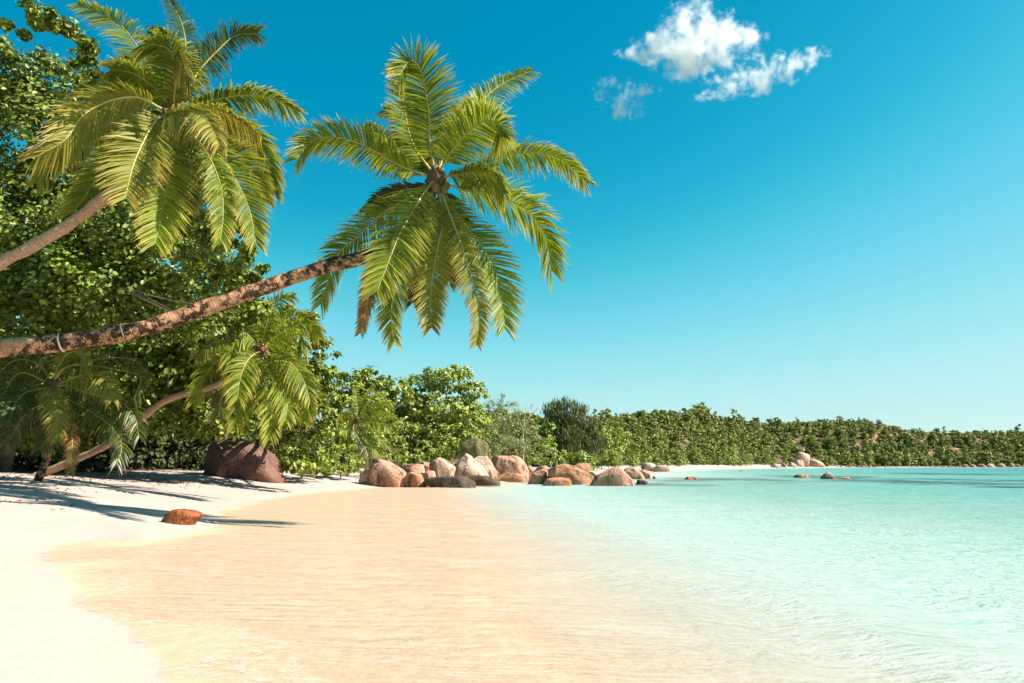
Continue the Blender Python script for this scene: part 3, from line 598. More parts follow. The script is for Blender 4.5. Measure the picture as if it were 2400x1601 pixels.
palm2 = [
    ([(950, 520), (880, 420), (770, 240), (660, 120), (450, 20)], .8, dict(L=.85, twist=-30, droop=.4)),
    ([(1040, 480), (1065, 260), (1035, 110), (970, 0)], 1.5, dict(L=.7, droop=.4, mat='palm_dark')),
    ([(1080, 520), (1140, 410), (1250, 290), (1350, 205), (1475, 190)], 1.0, dict(L=1.05, twist=40, droop=.45, mat='palm_dark')),
    ([(1130, 600), (1250, 570), (1400, 545), (1550, 560), (1710, 640)], .4, dict(L=.8, twist=45, droop=.6)),
    ([(1000, 560), (1010, 400), (965, 280), (840, 250)], -1.5, dict(L=1.1, droop=.6)),
    ([(1030, 540), (1030, 400), (1000, 300), (1090, 480)], -1.2, dict(L=.6, droop=.8, mat='palm_yellow')),
    ([(920, 620), (800, 560), (640, 575), (480, 660), (375, 800), (210, 900)], -1.4, dict(L=1.05, twist=-38, droop=.5, mat='palm_yellow', rib='midrib_pale')),
    ([(820, 680), (600, 720), (380, 830), (215, 1050)], .6, dict(L=.8, twist=-30, droop=.6)),
    ([(900, 690), (830, 800), (765, 950), (720, 1135)], -2.0, dict(L=1.05, droop=.3, vee=.1, mat='palm_yellow', rib='midrib_pale')),
    ([(840, 760), (660, 900), (550, 1030), (450, 1180), (370, 1240)], -.6, dict(L=.8, droop=.4)),
    ([(990, 760), (975, 950), (940, 1180), (890, 1400)], -1.3, dict(L=1.05, droop=.25)),
    ([(1080, 740), (1200, 900), (1270, 1080), (1280, 1240), (1265, 1380)], -1.0, dict(L=.7, droop=.5)),
    ([(1100, 720), (1220, 850), (1340, 1010), (1430, 1200), (1470, 1400)], -.4, dict(L=.85, droop=.3)),
    ([(1120, 700), (1260, 830), (1400, 920), (1480, 1040), (1520, 1150)], .3, dict(L=.8, droop=.3)),
    ([(1100, 640), (1300, 690), (1450, 780), (1530, 900), (1570, 1100)], .6, dict(L=.85, twist=40, droop=.6)),
    ([(960, 650), (1080, 630), (1180, 680), (1260, 830)], -2.0, dict(L=.75, droop=1.0, mat='palm_yellow')),
    ([(940, 560), (860, 480), (760, 420), (640, 400)], -.8, dict(L=.9, droop=.6)),
    ([(1060, 640), (1220, 620), (1350, 680), (1480, 770)], -1.3, dict(L=.6, droop=1.0, mat='palm_yellow')),
    ([(1040, 760), (1080, 900), (1100, 1050), (1080, 1180)], 1.0, dict(L=.8, droop=.3, mat='palm_dark')),
    ([(920, 700), (820, 820), (700, 900), (560, 900)], 1.2, dict(L=.8, droop=.4, mat='palm_dark')),
]
palm('coconut_palm', 'tall coconut palm with smooth reddish trunk against the huge broadleaf tree', Z2, 17.0, (1000, 650),
     [(-230, 770), (-110, 675), (0, 605), (60, 573), (150, 521), (205, 480), (260, 435), (330, 350)], [v*1.214 for v in (13, 13.1, 13.2, 13.3, 13.5, 13.6, 13.7, 13.9)], .16, .13, 'trunk2', palm2, .98, nuts=4, base=(-17.2, 15.7), n=124, w=.046, fib=.3, ks=1.2)
palm3 = [
    ([(1625, 560), (1650, 450), (1710, 375), (1800, 350)], .5, {}), ([(1660, 620), (1780, 540), (1890, 520), (1950, 590)], .8, dict(droop=.7)),
    ([(1660, 660), (1760, 600), (1840, 590), (1850, 690)], -1.4, dict(droop=.9)), ([(1650, 700), (1760, 740), (1850, 850), (1900, 980)], -.6, {}),
    ([(1640, 740), (1710, 870), (1760, 1000), (1750, 1110)], -1.2, {}), ([(1615, 760), (1645, 900), (1665, 1060), (1650, 1220)], -1.4, {}),
    ([(1580, 740), (1530, 850), (1490, 980), (1440, 1150)], -1.2, {}), ([(1570, 700), (1520, 740), (1475, 840), (1455, 980)], -2.2, dict(L=1.1)),
    ([(1540, 690), (1400, 705), (1280, 800), (1190, 1000)], .3, dict(twist=-40)), ([(1540, 650), (1450, 620), (1300, 640), (1200, 730)], .8, dict(twist=-40)),
    ([(1550, 620), (1490, 580), (1430, 650), (1410, 790)], -1.3, dict(droop=.9)), ([(1580, 600), (1560, 540), (1490, 560), (1440, 650)], .8, {}),
    ([(1660, 600), (1750, 500), (1850, 480), (1960, 560)], 1.2, {}), ([(1670, 720), (1800, 800), (1890, 920), (1860, 1100)], .5, {}),
    ([(1600, 580), (1590, 470), (1540, 400), (1480, 400)], 1.0, {}), ([(1560, 760), (1440, 850), (1360, 960), (1340, 1080)], .8, dict(mat='palm_dark')),
    ([(1610, 600), (1640, 480), (1620, 400), (1560, 380)], -1.0, dict(droop=.8)),
]
palm('coconut_palm', 'smaller coconut palm leaning over the shaded boulder under the long trunk', Z3, 29.0, (1605, 690),
     [Z3(600, 1290), Z3(730, 1190), Z3(860, 1105), Z3(960, 1025), Z3(1060, 970), Z3(1180, 935), Z3(1300, 905), Z3(1400, 855), Z3(1520, 770)],
     [31, 30.6, 30.2, 30, 29.8, 29.6, 29.4, 29.2, 29.1], .17, .13, 'trunk2', palm3, .95, n=56, w=.06, fib=.25, base=(-22.2, 31.5))
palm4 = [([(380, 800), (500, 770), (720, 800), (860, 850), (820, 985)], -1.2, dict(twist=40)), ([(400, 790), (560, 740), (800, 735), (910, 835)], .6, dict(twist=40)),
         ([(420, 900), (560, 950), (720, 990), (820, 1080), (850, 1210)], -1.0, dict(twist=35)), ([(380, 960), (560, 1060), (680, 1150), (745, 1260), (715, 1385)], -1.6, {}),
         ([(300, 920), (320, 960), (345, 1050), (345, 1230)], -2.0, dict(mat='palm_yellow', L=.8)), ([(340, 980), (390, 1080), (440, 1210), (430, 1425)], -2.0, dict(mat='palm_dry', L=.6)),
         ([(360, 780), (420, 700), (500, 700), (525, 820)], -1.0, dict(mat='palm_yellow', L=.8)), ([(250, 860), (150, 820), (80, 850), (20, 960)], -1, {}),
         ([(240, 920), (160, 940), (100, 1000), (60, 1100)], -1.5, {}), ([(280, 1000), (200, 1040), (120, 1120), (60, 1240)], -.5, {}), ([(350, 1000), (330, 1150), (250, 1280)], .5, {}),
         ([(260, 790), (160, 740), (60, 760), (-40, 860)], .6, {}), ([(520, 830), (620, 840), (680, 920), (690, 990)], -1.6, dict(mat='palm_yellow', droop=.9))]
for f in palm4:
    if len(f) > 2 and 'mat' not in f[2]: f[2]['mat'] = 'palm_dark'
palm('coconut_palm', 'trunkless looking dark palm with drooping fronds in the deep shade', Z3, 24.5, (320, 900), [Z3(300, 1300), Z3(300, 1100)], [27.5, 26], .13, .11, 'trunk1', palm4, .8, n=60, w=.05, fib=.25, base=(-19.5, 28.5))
palm5 = [([(598, 600), (590, 500), (575, 400)], .3, {}), ([(620, 600), (680, 480), (735, 400)], .6, {}), ([(650, 640), (760, 560), (860, 555), (905, 640)], -.5, dict(droop=.8)), ([(660, 690), (780, 645), (930, 665)], .4, dict(twist=40)),
         ([(660, 720), (800, 730), (900, 800)], -.8, {}), ([(650, 760), (790, 860), (915, 970)], -.4, {}), ([(560, 770), (620, 890), (685, 1000), (690, 1185)], -1.6, dict(L=1.1, mat='palm_dark')), ([(600, 780), (710, 910), (810, 1020)], -.8, {}),
         ([(540, 690), (480, 650), (450, 690)], -.5, dict(mat='palm_yellow')), ([(570, 640), (490, 530), (460, 490)], .4, {}), ([(550, 770), (490, 800), (440, 780)], -.8, {}), ([(640, 620), (760, 480), (830, 470)], .8, {}), ([(540, 740), (500, 850), (480, 960)], -.5, {})]
palm('coconut_palm', 'young palm with upright fronds standing behind the pink boulder', Z4, 57.0, (595, 710), [Z4(720, 1150), Z4(660, 950)], [57.5, 57.3], .16, .13, 'trunk2', palm5, .75, n=40, w=.08, fib=.22, base=(-11.3, 58))

# ------------------------------------------------------------------ boulders
def rock(name, label, outline, D, mat, depth=.75, group=None, sub=4, facets=7, sink=.5, cat='boulder', rough=.22, lean=0.):
    pts = [at(px, py, D) for px, py in outline]; cx = sum(p.x for p in pts)/len(pts); cz = sum(p.z for p in pts)/len(pts)
    loc = np.array([(1.0 if D < 45 else 1.2, 1.0 if D < 45 else .99)])*np.array([(p.x-cx, p.z-cz) for p in pts]); zmin, zmax = loc[:, 1].min(), loc[:, 1].max()
    hh = zmax-zmin; gz = h1(cx, D); bottom = min(gz, zmin+cz)-sink*min(hh, 1.0)-.1
    low = loc[:, 1] < zmin+.22*hh; loc[low, 1] += (bottom-cz)-zmin
    # dense outline -> polar radius
    q = np.vstack([loc, loc[:1]]); dense = np.concatenate([q[i]+(q[i+1]-q[i])*np.linspace(0, 1, 24, endpoint=False)[:, None] for i in range(len(loc))])
    th = np.arctan2(dense[:, 1], dense[:, 0]); rr = np.hypot(dense[:, 0], dense[:, 1]); o = np.argsort(th); th, rr = th[o], rr[o]
    grid = np.linspace(-np.pi, np.pi, 241)[:-1]; rg = np.interp(grid, np.concatenate([th-2*np.pi, th, th+2*np.pi]), np.tile(rr, 3))
    k = np.array([1, 2, 3, 2, 1])/9; rg = np.convolve(np.concatenate([rg[-2:], rg, rg[:2]]), k, 'valid')
    bm = bmesh.new(); bmesh.ops.create_icosphere(bm, subdivisions=sub, radius=1)
    U = np.array([v.co[:] for v in bm.verts]); bm_f = np.array([[v.index for v in f.verts] for f in bm.faces]); bm.free()
    wid = loc[:, 0].max()-loc[:, 0].min(); dep = depth*.5*max(min(wid, 2.2*hh), .5*wid)
    rho = np.hypot(U[:, 0], U[:, 2]); t_ = np.arctan2(U[:, 2], U[:, 0]); r = np.interp(t_, np.concatenate([grid, [np.pi]]), np.concatenate([rg, rg[:1]]))
    rs = rho**.66; ys = np.sign(U[:, 1])*np.abs(U[:, 1])**.85
    A = np.stack([rs*r*np.cos(t_), ys*dep+lean*rs*r*np.sin(t_), rs*r*np.sin(t_)], 1)
    rnd = random.Random(hash(label) % 1000 if False else len(label)*31+int(abs(cx)*10)); sd = Vector((rnd.random()*50, rnd.random()*50, 0))
    size = max(wid, hh)
    for _ in range(facets):                      # flat joints of the granite
        nv = np.array([rnd.uniform(-1, 1), rnd.uniform(-1.2, .3), rnd.uniform(-.1, 1)]); nv /= np.linalg.norm(nv)
        pr = A@nv; c = np.max(pr)*rnd.uniform(.76, .93); over = np.maximum(pr-c, 0); A = A-.95*over[:, None]*nv
    disp = np.array([noise.fractal(Vector(a)*(2.2/size)+sd, .9, 2.1, 5) for a in A])
    A = A*(1+rough*disp[:, None]*.55)
    tri = np.hstack([bm_f, bm_f[:, 2:3]])
    me = bpy.data.meshes.new(name); me.from_pydata(A.tolist(), [], bm_f.tolist()); me.materials.append(M[mat]); me.polygons.foreach_set('use_smooth', [True]*len(me.polygons)); me.update()
    return tag(link(name, me, loc=(cx, D+dep*.6, cz)), label, cat, group)
def ground_D(px, py):                           # where the ray of that pixel meets the ground
    r = ray(px, py); D = 2.0
    while D < 400:
        p = Vector((0, 0, EYE))+r*(D/r.y)
        if p.z < h1(p.x, p.y): break
        D *= 1.01
    return D
def z(zm, *pts): return [zm(*p) for p in pts]
R = [
 ('pink flat faced boulder standing at the end of the sand', z(Z4, (718, 1040), (790, 1033), (870, 1066), (950, 1108), (995, 1150), (1000, 1185), (990, 1228), (880, 1226), (740, 1208), (716, 1150)), 50, 'granite', .6),
 ('small pink stone tucked under the shrub next to the flat faced boulder', z(Z4, (612, 1192), (625, 1150), (700, 1140), (720, 1200), (660, 1200)), 50.5, 'granite', .7),
 ('blocky pink boulder just beyond the flat faced boulder', z(Z4, (995, 1125), (1030, 1092), (1120, 1086), (1165, 1098), (1172, 1160), (1160, 1200), (1010, 1205)), 54, 'granite', .7),
 ('small rounded grey stone perched behind the blocky boulder', z(Z4, (1118, 1078), (1150, 1046), (1188, 1060), (1188, 1110), (1128, 1110)), 57, 'granite_moss', .9),
 ('smooth pink stone leaning between the blocky boulder and the hollowed one', z(Z4, (1172, 1120), (1198, 1070), (1248, 1074), (1265, 1130), (1255, 1190), (1176, 1190)), 56, 'granite', .8),
 ('low orange slab lying on the sand below the blocky boulder', z(Z4, (1005, 1205), (1080, 1162), (1160, 1182), (1205, 1232), (1170, 1248), (1060, 1232)), 50, 'granite_orange', .8),
 ('low wedge shaped pink rock beside the orange slab', z(Z4, (1160, 1195), (1218, 1150), (1270, 1148), (1290, 1225), (1180, 1240)), 51.5, 'granite', .8),
 ('tilted rounded boulder with a dark hollow in its face', z(Z4, (1238, 1110), (1280, 1048), (1320, 1023), (1362, 1042), (1420, 1098), (1452, 1132), (1430, 1176), (1360, 1206), (1298, 1198), (1250, 1155)), 53, 'granite_pale', .8),
 ('little pink stone wedged beside the tilted hollow boulder', z(Z4, (1418, 1086), (1450, 1072), (1478, 1090), (1470, 1150), (1425, 1150)), 57, 'granite', .9),
 ('big pointed pink boulder with a smooth sloping face', z(Z4, (1405, 1215), (1468, 1120), (1510, 1058), (1570, 992), (1600, 1003), (1640, 1058), (1720, 1138), (1764, 1200), (1750, 1235), (1560, 1240)), 56, 'granite_pale', .6),
 ('pale sloping boulder leaning behind the pointed one', z(Z4, (1625, 1065), (1680, 1018), (1746, 1018), (1790, 1088), (1825, 1170), (1800, 1220), (1700, 1220)), 59, 'granite_pale', .6),
 ('large cracked domed boulder of the shore rocks', z(Z4, (1786, 1085), (1840, 1028), (1900, 1013), (1980, 1007), (2042, 1038), (2082, 1090), (2102, 1150), (2098, 1200), (2040, 1222), (1960, 1228), (1850, 1225), (1800, 1175)), 67, 'granite', .7),
 ('flat black weed covered rock at the water edge, the broad one', z(Z4, (1188, 1250), (1290, 1205), (1400, 1198), (1540, 1200), (1600, 1258), (1618, 1290), (1500, 1284), (1360, 1276)), 49.5, 'granite_dark', .9),
 ('flat black weed covered rock reaching into the water with a pointed end', z(Z4, (1560, 1222), (1640, 1188), (1740, 1193), (1830, 1232), (1892, 1252), (1830, 1268), (1650, 1265)), 53.5, 'granite_dark', .9),
 ('low orange rock along the foot of the cracked dome', z(Z4, (1750, 1225), (1850, 1190), (1930, 1168), (2000, 1168), (2095, 1195), (2120, 1232), (1900, 1238)), 65, 'granite_orange', .8),
 ('tall standing mossy rock with a vertical cleft among the trees', z(Z4, (1523, 985), (1545, 900), (1600, 858), (1660, 846), (1722, 888), (1762, 970), (1768, 1090), (1528, 1090)), 66, 'granite_moss', .7),
 ('narrow upright stone by the cracked dome', z(Z4, (2098, 1112), (2140, 1103), (2168, 1150), (2162, 1205), (2106, 1210)), 68, 'granite', .8),
 ('rounded pink rock behind the orange rocks, under the bush', z(Z5, (203, 890), (240, 838), (300, 828), (345, 848), (345, 905), (220, 920)), 62, 'granite', .8),
 ('sloping pinkish rock rising from the water beside the dark flat rocks', z(Z5, (128, 975), (198, 900), (270, 862), (332, 878), (310, 950), (230, 992)), 57, 'granite', .8),
 ('pale upright stone between the sloping rock and the streaked boulder', z(Z5, (308, 885), (358, 848), (398, 868), (410, 950), (320, 960)), 57.5, 'granite_pale', .8),
 ('big orange boulder with black streaks down its side', z(Z5, (376, 872), (430, 828), (500, 810), (570, 828), (650, 878), (730, 935), (700, 992), (560, 1000), (470, 998), (405, 945)), 55.5, 'granite_orange', .7),
 ('boxy orange boulder behind the streaked one', z(Z5, (570, 840), (620, 808), (692, 800), (714, 828), (710, 895), (640, 910)), 63, 'granite_orange', .7),
 ('small dark stone beside the boxy orange boulder', z(Z5, (680, 900), (740, 880), (772, 912), (730, 935)), 62, 'granite_dark', .9),
 ('low wet orange ledge in front of the streaked boulder', z(Z5, (265, 992), (330, 950), (450, 932), (545, 955), (570, 1003), (400, 1006), (300, 1008)), 52.8, 'granite_orange', .8),
 ('large smooth whale backed boulder sloping into the sea', z(Z5, (670, 1005), (760, 945), (850, 890), (930, 848), (1000, 823), (1052, 838), (1092, 920), (1122, 990), (1105, 1010), (850, 1010)), 53, 'granite', .6),
 ('rounded pink rock behind the whale backed boulder', z(Z5, (1045, 865), (1110, 843), (1180, 878), (1232, 945), (1180, 955), (1080, 955)), 77, 'granite', .6),
 ('pink rock with sloping end, last of the cluster toward the open water', z(Z5, (1155, 875), (1200, 853), (1262, 888), (1298, 940), (1270, 952), (1200, 952)), 78, 'granite', .6),
 ('pale grey boulder on the distant sand', z(Z5, (1193, 835), (1220, 806), (1290, 803), (1335, 830), (1330, 880), (1235, 882)), 155, 'granite_pale', .7),
 ('long flattened pale boulder lying beside the pale grey one on distant sand', z(Z5, (1300, 865), (1350, 823), (1430, 828), (1495, 872), (1490, 885), (1310, 885)), 153, 'granite_pale', .6),
 ('small dark rock awash next to the whale backed boulder', z(Z5, (1122, 984), (1160, 956), (1210, 960), (1250, 982), (1230, 990), (1135, 990)), 55.5, 'granite_dark', .9),
 ('low orange rock awash with a dark companion end', z(Z5, (1570, 950), (1620, 926), (1680, 928), (1768, 950), (1700, 956)), 74, 'granite_orange', .9),
 ('tiny orange stone on the sand spit behind the rock cluster', z(Z5, (775, 880), (810, 862), (858, 878), (820, 886)), 120, 'granite_orange', .9),
 ('small brown stone awash off the far sandy beach', z(Z5, (2088, 880), (2120, 866), (2165, 880), (2120, 884)), 165, 'granite_orange', .9),
 ('pink stone awash at the tip of the rock cluster', z(Z5, (1285, 938), (1300, 922), (1325, 936), (1300, 942)), 77.5, 'granite_dark', .9),
 ('low flat orange rock awash beside the pointed sea rock', z(Z6, (548, 660), (590, 641), (630, 645), (664, 658), (640, 666)), 84, 'granite_orange', .9),
 ('pointed pink sea rock standing clear of the water', z(Z6, (776, 668), (815, 626), (850, 648), (896, 677), (830, 680)), 77, 'granite', .8),
 ('thin orange rock awash at the foot of the pointed sea rock', z(Z6, (890, 676), (960, 663), (1000, 677), (930, 682)), 76.5, 'granite_orange', .9),
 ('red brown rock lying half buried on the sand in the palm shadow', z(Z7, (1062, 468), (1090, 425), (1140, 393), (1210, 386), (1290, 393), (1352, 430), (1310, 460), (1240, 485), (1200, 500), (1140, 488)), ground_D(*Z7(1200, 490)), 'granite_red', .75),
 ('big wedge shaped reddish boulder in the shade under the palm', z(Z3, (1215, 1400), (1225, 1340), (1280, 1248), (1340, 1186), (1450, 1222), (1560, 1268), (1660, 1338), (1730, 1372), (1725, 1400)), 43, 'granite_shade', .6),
 ('domed pale boulder of the distant point, the largest', z(Z6, (636, 592), (658, 532), (710, 518), (762, 545), (795, 592)), 372, 'granite_pale', .8),
 ('pale boulder perched on top of the distant boulder pile', z(Z6, (570, 500), (585, 475), (612, 466), (660, 484), (655, 520), (600, 525)), 378, 'granite_pale', .8),
 ('upright pale boulder in the middle of the distant boulder pile', z(Z6, (540, 592), (568, 530), (612, 528), (636, 592)), 373, 'granite_pale', .8),
 ('rounded brown boulder in the notch of the distant boulder pile', z(Z6, (610, 560), (622, 515), (652, 512), (668, 560)), 376, 'granite', .8),
 ('sloping pale boulder on the beach side of the distant pile', z(Z6, (492, 592), (528, 545), (556, 560), (570, 592)), 371, 'granite_pale', .8),
 ('low rounded boulder where the distant sand ends', z(Z6, (345, 592), (390, 556), (445, 575), (450, 592)), 369, 'granite_pale', .8),
 ('small boulder between the low rounded one and the distant pile', z(Z6, (436, 592), (468, 550), (505, 592)), 370, 'granite', .8),
 ('low boulder trailing off the seaward end of the distant pile', z(Z6, (785, 592), (828, 566), (875, 592)), 373, 'granite', .8),
]
def shore_D(px):                                # distance of the far waterline in that direction
    k = (px-CX)/FPX/math.cos(PITCH)*.985; far_ = SHs[SHs[:, 1] > 300]; return float(far_[np.argmin(np.abs(far_[:, 0]-k*far_[:, 1])), 1])
for i, (lab, ol, D, mt, dp) in enumerate(R):
    far = D > 140
    if D > 300: D = shore_D(sum(q[0] for q in ol)/len(ol))+(D-368)*.5
    rock('boulder', lab, ol, D, mt, dp, sub=3 if far else 5 if D < 70 else 4, group='shore boulders' if 45 < D < 80 else 'boulders of the distant point' if D > 300 else None)
rs = random.Random(3); x = 875
while x < 2400:
    wd = rs.uniform(22, 42) if x < 1860 else rs.uniform(45, 90); hgt_ = rs.uniform(14, 24) if x < 1860 else rs.uniform(24, 42)
    sk = rs.uniform(-.1, .35)
    rock('boulder', 'pinkish boulder in the row along the foot of the wooded headland', z(Z6, (x, 594), (x+wd*(.15+sk), 594-hgt_*.8), (x+wd*(.4+sk*.5), 594-hgt_), (x+wd*.8, 594-hgt_*.45), (x+wd, 594)), shore_D(Z6(x+wd/2, 594)[0])+rs.uniform(-1.5, .5), rs.choice(['granite', 'granite_pale', 'granite_orange']), .9, 'boulders along the headland', sub=2)
    x += wd*rs.uniform(.75, 1.25)

# ------------------------------------------------------------------ far beach trees, hill woods
def proto(kind):
    if kind < 3: E = [((rs.uniform(-2, 2), rs.uniform(-2, 2), rs.uniform(2.2, 6.0)), (rs.uniform(1.6, 2.6), rs.uniform(1.6, 2.6), rs.uniform(1.2, 2.0))) for _ in range(7)]+[((0, 0, 1.5), (3, 3, 1.5))]
    elif kind < 5: E = [((rs.uniform(-1, 1), rs.uniform(-1, 1), 1.0+i*1.3), (2.3-i*.28, 2.3-i*.28, 1.3)) for i in range(6)]
    else: E = [((0, 0, 1.2), (1.8, 1.8, 1.4)), ((.8, .3, 2.2), (1.2, 1.2, .9))]
    P, N = crown_pts(E, .62, 1.05, .3, .6, 26); g = P[:, 2] > -.3
    return leaves(P[g], N[g], .62, tmpl=4)
protos = [proto(k) for k in range(7)]
far_me = []
for k, (Vp, Fp) in enumerate(protos):
    Vt, Ft = limb_mesh((0, 0, -1), (0, 0, 4.0 if k < 5 else 1.5), .22, .08)
    far_me.append((mesh_np('crown', Vp, Fp, M[['leaf_mid', 'leaf_far', 'leaf_bright', 'leaf_mid', 'leaf_far', 'leaf_bright', 'leaf_mid'][k]], False), mesh_np('trunk', Vt, Ft, M['bark'])))
def far_tree(x, y, s, k, label, group, sz=1.0):
    o = tag(link('beach_tree' if k < 5 else 'bush', None, loc=(x, y, h1(x, y)-.2)), label, 'tree' if k < 5 else 'bush', group)
    o.rotation_euler = (0, 0, rs.uniform(0, 6.28)); o.scale = (s, s, s*sz)
    link('trunk', far_me[k][1], o); link('crown', far_me[k][0], o)
i0 = int(np.argmin(np.hypot(SHs[:, 0]-14, SHs[:, 1]-92))); acc = 0
pos_far = []
for i in range(i0, len(SHs)-1):
    a, b = SHs[i], SHs[i+1]; L = np.linalg.norm(b-a); nrm = np.array([-(b-a)[1], (b-a)[0]])/L
    if a[0] > 470: break
    s = 0
    while acc < L:
        pt = a+(b-a)*acc/L; pos_far.append((pt, nrm)); acc += 6.5 if a[1] < 330 else 8.5
    acc -= L
for pt, nrm in pos_far:
    inl = rs.uniform(11, 15) if pt[0] < 165 else rs.uniform(5.5, 8); q = pt+nrm*inl
    far_tree(q[0], q[1], rs.uniform(.45, .75) if pt[1] < 230 else rs.uniform(.6, 1.0), rs.randrange(0, 5), 'green leafy tree in the front row above the far beach', 'trees along the far beach', rs.uniform(.8, 1.1))
    if rs.random() < .6:
        q = pt+nrm*(inl-3.0)+np.array([rs.uniform(-3, 3), 0]); far_tree(q[0], q[1], rs.uniform(.6, 1.0), rs.choice((5, 6)), 'low bush at the edge of the far sand', 'bushes along the far beach')
# trees that stick out of the skyline
for px_, py_, D_, s, k, lab in [(1440, 953, 298, .55, 0, 'small lone tree on the hill crest beside a round one'), (1475, 962, 308, .9, 1, 'round dark tree on the saddle of the hill crest'),
        (1520, 948, 326, .6, 2, 'little tree on the shoulder below the hill top'), (1945, 960, 455, .6, 0, 'twin topped little tree on the long ridge'), (2110, 985, 465, .7, 3, 'pointed tree at the dip of the ridge'),
        (2150, 985, 468, .8, 1, 'dark bushy tree just past the dip of the ridge'), (2290, 982, 478, .7, 0, 'small round tree standing up at the end of the ridge')]:
    c = at(px_, py_, D_); far_tree(c.x, c.y, s, k, lab, 'trees on the skyline')
Vs, Fs, o = [], [], 0; cnt = 0; fR = np.random.default_rng(5)
N_ = 31000; hx = fR.uniform(-70, 560, N_); hy = fR.uniform(90, 560, N_); hd = sdist(hx, hy); hz = height(hx, hy, hd)
patch = fbm(hx, hy, .05, 3.0)
az_ = np.arctan2(hx, hy)
ok = (hd > np.where(hx > 168, 4.5, 17)) & (hd < 190) & (az_ > -.22) & (az_ < .72)
hx, hy, hz, hd, patch = hx[ok], hy[ok], hz[ok], hd[ok], patch[ok]
slope = hd > 45
keep = ~(slope & (patch > .6) & (hd > 50) & (hx > 55) & (hx < 185) & (fR.uniform(size=len(hx)) < .9)); keep &= ~(slope & (fR.uniform(size=len(hx)) < .12))
hx, hy, hz, hd = hx[keep], hy[keep], hz[keep], hd[keep]
for x_, y_, z_, d_ in zip(hx, hy, hz, hd):
    k = fR.integers(0, 7) if d_ < 45 else fR.integers(5, 7) if fR.uniform() < .75 else fR.integers(0, 5)
    Vp, Fp = protos[k]; m = len(Fp); sel = fR.choice(m, max(30, int(m*(.24 if k < 5 else .50))), replace=False)
    s = fR.uniform(.5, 1.15)**1.0*(1.6 if fR.uniform() < .08 else 1.0)*((.48 if y_ < 250 else .7) if d_ < 45 else .5 if k < 5 else .75); a = fR.uniform(0, 6.28); c_, s_ = math.cos(a), math.sin(a)
    q = Vp.reshape(-1, 4, 3)[sel]; cen_ = q.mean(1, keepdims=True); q = (cen_+(q-cen_)*(1.8 if k < 5 else 1.4))*s; q = np.stack([q[..., 0]*c_-q[..., 1]*s_, q[..., 0]*s_+q[..., 1]*c_, q[..., 2]], -1)+np.array([x_, y_, z_-.3])
    Vs.append(q.reshape(-1, 3)); cnt += 1
Vh = np.concatenate(Vs); Fh = np.arange(len(Vh)).reshape(-1, 4)
print('hill trees', cnt, 'quads', len(Fh))
tag(link('hillside_woods', mesh_np('hillside_woods', Vh, Fh, M['leaf_hill'], False)), 'scrubby woods covering the low hill behind the bay', 'woods', kind='stuff')

# ------------------------------------------------------------------ litter, driftwood
n = 5000; lx = RNG.uniform(-28, -7, n); ly = RNG.uniform(11, 50, n); ld = sdist(lx, ly)
m = (ld > 3.0+2.5*RNG.uniform(size=n)) & (ld < 14) & ((fbm(lx, ly, .5, 1.0) > .05) | (ld > 7)); lx, ly = lx[m], ly[m]; lz = height(lx, ly)+.015
Pl = np.stack([lx, ly, lz], 1); Nl = np.array([0, 0, 1.0])+.35*RNG.normal(size=Pl.shape)
Vl, Fl = leaves(Pl, Nl, .13, tmpl=4, aspect=.7)
tag(link('leaf_litter', mesh_np('leaf_litter', Vl, Fl, M['litter'], False)), 'dry reddish leaves scattered over the upper sand below the forest', 'leaf litter', kind='stuff')
c = at(1278, 1084, 74); root = tag(link('driftwood', None, loc=(c.x, c.y, c.z)), 'bleached white forked driftwood root lying on the orange boulders', 'driftwood')
for k, (dx, dz_, r) in enumerate([(-1.0, .5, .07), (-.7, 1.0, .06), (.5, .9, .05), (.9, .3, .06), (.1, 1.3, .05), (-1.2, .1, .05)]):
    Vt, Ft = limb_mesh((0, 0, -.3), (dx, random.uniform(-.4, .4), dz_), r, r*.3, .1, .15); link('branch', mesh_np('branch', Vt, Ft, M['driftwood']), root)
c = at(1200, 985, 82); root = tag(link('bare_tree', None, loc=(c.x, c.y, h1(c.x, c.y))), 'leafless grey tree with fine twigs reaching above the scrub', 'tree'); off = np.array(root.location)
def twig(a, dirv, L, r, lvl):
    b = Vector(a)+Vector(dirv).normalized()*L
    Vt, Ft = limb_mesh(a, b, r, r*.45, 0, L*.08, 6, 5); out = [(Vt, Ft)]
    if lvl:
        for _ in range(3): out += twig(b, Vector(dirv).normalized()+Vector((random.uniform(-.6, .6), random.uniform(-.6, .6), random.uniform(-.1, .5))), L*.62, r*.5, lvl-1)
    return out
Vt, Ft = limb_mesh(off-np.array([0, 0, .3]), c, .14, .09, 0, .2); link('trunk', mesh_np('trunk', Vt-off, Ft, M['bark_pale']), root)
for dv in ((.5, 0, .9), (.15, .3, 1), (-.35, 0, .9)):
    Vt, Ft = join(twig(c, dv, 1.5, .07, 3)); b = link('branch', mesh_np('branch', Vt-off, Ft, M['bark_pale']), root)

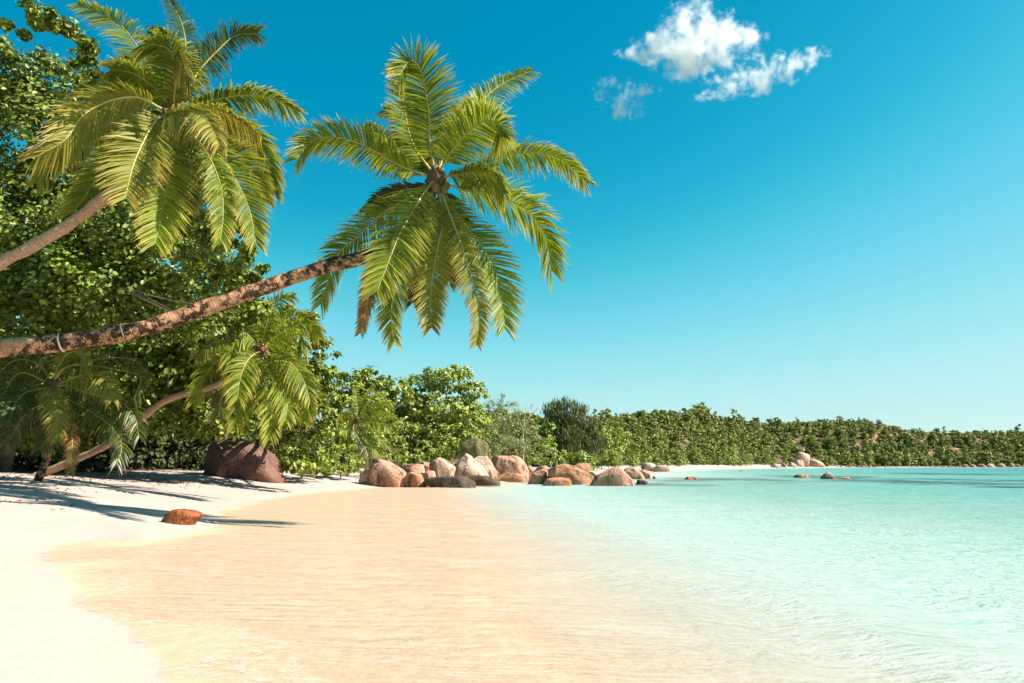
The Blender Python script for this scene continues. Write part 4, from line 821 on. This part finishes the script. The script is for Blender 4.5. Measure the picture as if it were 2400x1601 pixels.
# ------------------------------------------------------------------ clouds
CD = 1500.0
def cloud(label, blobs, dens, nscale, thresh):
    pts = [(at(px, py, CD), rx*CD/FPX, ry*CD/FPX) for px, py, rx, ry in blobs]
    c = sum((p for p, _, _ in pts), Vector())/len(pts)
    bm = bmesh.new()
    for p, a, b in pts:
        g = bmesh.ops.create_icosphere(bm, subdivisions=3, radius=1.0)
        for v in g['verts']: v.co = Vector((v.co.x*a*1.8, v.co.y*min(a, 1.6*b)*1.8, v.co.z*b*1.8))+(p-c)
    me = bpy.data.meshes.new('cloud'); bm.to_mesh(me); bm.free()
    o = link('cloud', me, loc=c); tag(o, label, 'cloud', 'clouds over the bay')
    md = o.modifiers.new('r', 'REMESH'); md.mode = 'VOXEL'; md.voxel_size = 4.0
    dg = bpy.context.evaluated_depsgraph_get(); me2 = bpy.data.meshes.new_from_object(o.evaluated_get(dg)); o.modifiers.clear(); o.data = me2
    t = NT('cloud'); t.m.cycles.volume_sampling = 'MULTIPLE_IMPORTANCE'; t.m.cycles.homogeneous_volume = False
    v = t.obj(); acc = None
    wv = t.n('TexNoise', {'Vector': v, 'Scale': nscale*.6, 'Detail': 3, 'Roughness': .6}).outputs[1]
    vv = t.n('VectorMath', {0: v, 1: t.n('VectorMath', {0: t.n('VectorMath', {0: wv, 1: (.5, .5, .5)}, operation='SUBTRACT').outputs[0], 1: (40, 40, 26)}, operation='MULTIPLY').outputs[0]}, operation='ADD').outputs[0]
    for p, a, b in pts:
        q = t.n('VectorMath', {0: vv, 1: tuple(p-c)}, operation='SUBTRACT').outputs[0]
        q = t.scale(q, (1/a, 1/min(a, 1.6*b), 1/b)); l2 = t.n('VectorMath', {0: q, 1: q}, operation='DOT_PRODUCT').outputs['Value']
        e = t.math('SUBTRACT', 1.0, l2)
        acc = e if acc is None else t.math('MAXIMUM', acc, e)
    nz = t.noise(v, nscale, 9, .72)
    f = t.math('ADD', t.math('MULTIPLY', acc, .6), t.math('MULTIPLY', t.math('SUBTRACT', nz, thresh), 6.0))
    dn = t.math('MULTIPLY', t.ramp(f, .0, .8), dens)
    vol = t.n('VolumeScatter', {'Color': (1, 1, 1), 'Density': dn, 'Anisotropy': 0.0})
    t.t.links.new(vol.outputs[0], t.out.inputs['Volume']); me2.materials.clear(); me2.materials.append(t.m)
cloud('big puffy white cloud, brightest of the three', [(1590, 75, 75, 60), (1550, 105, 85, 42), (1640, 90, 95, 42), (1715, 84, 60, 22), (1480, 122, 60, 20), (1575, 140, 50, 40), (1640, 130, 65, 32)], .045, .024, .53)
cloud('long ragged cloud trailing below the big puffy one', [(1645, 208, 55, 26), (1690, 185, 60, 28), (1740, 155, 50, 36), (1800, 140, 60, 24), (1790, 172, 65, 22), (1745, 190, 45, 26), (1835, 145, 45, 26), (1868, 121, 44, 15)], .05, .030, .565)
cloud('small thin wispy cloud apart from the others', [(1405, 198, 44, 24), (1430, 195, 40, 20), (1474, 208, 52, 18), (1440, 225, 36, 26), (1430, 250, 28, 28), (1460, 250, 28, 32), (1382, 225, 22, 30)], .05, .036, .585)
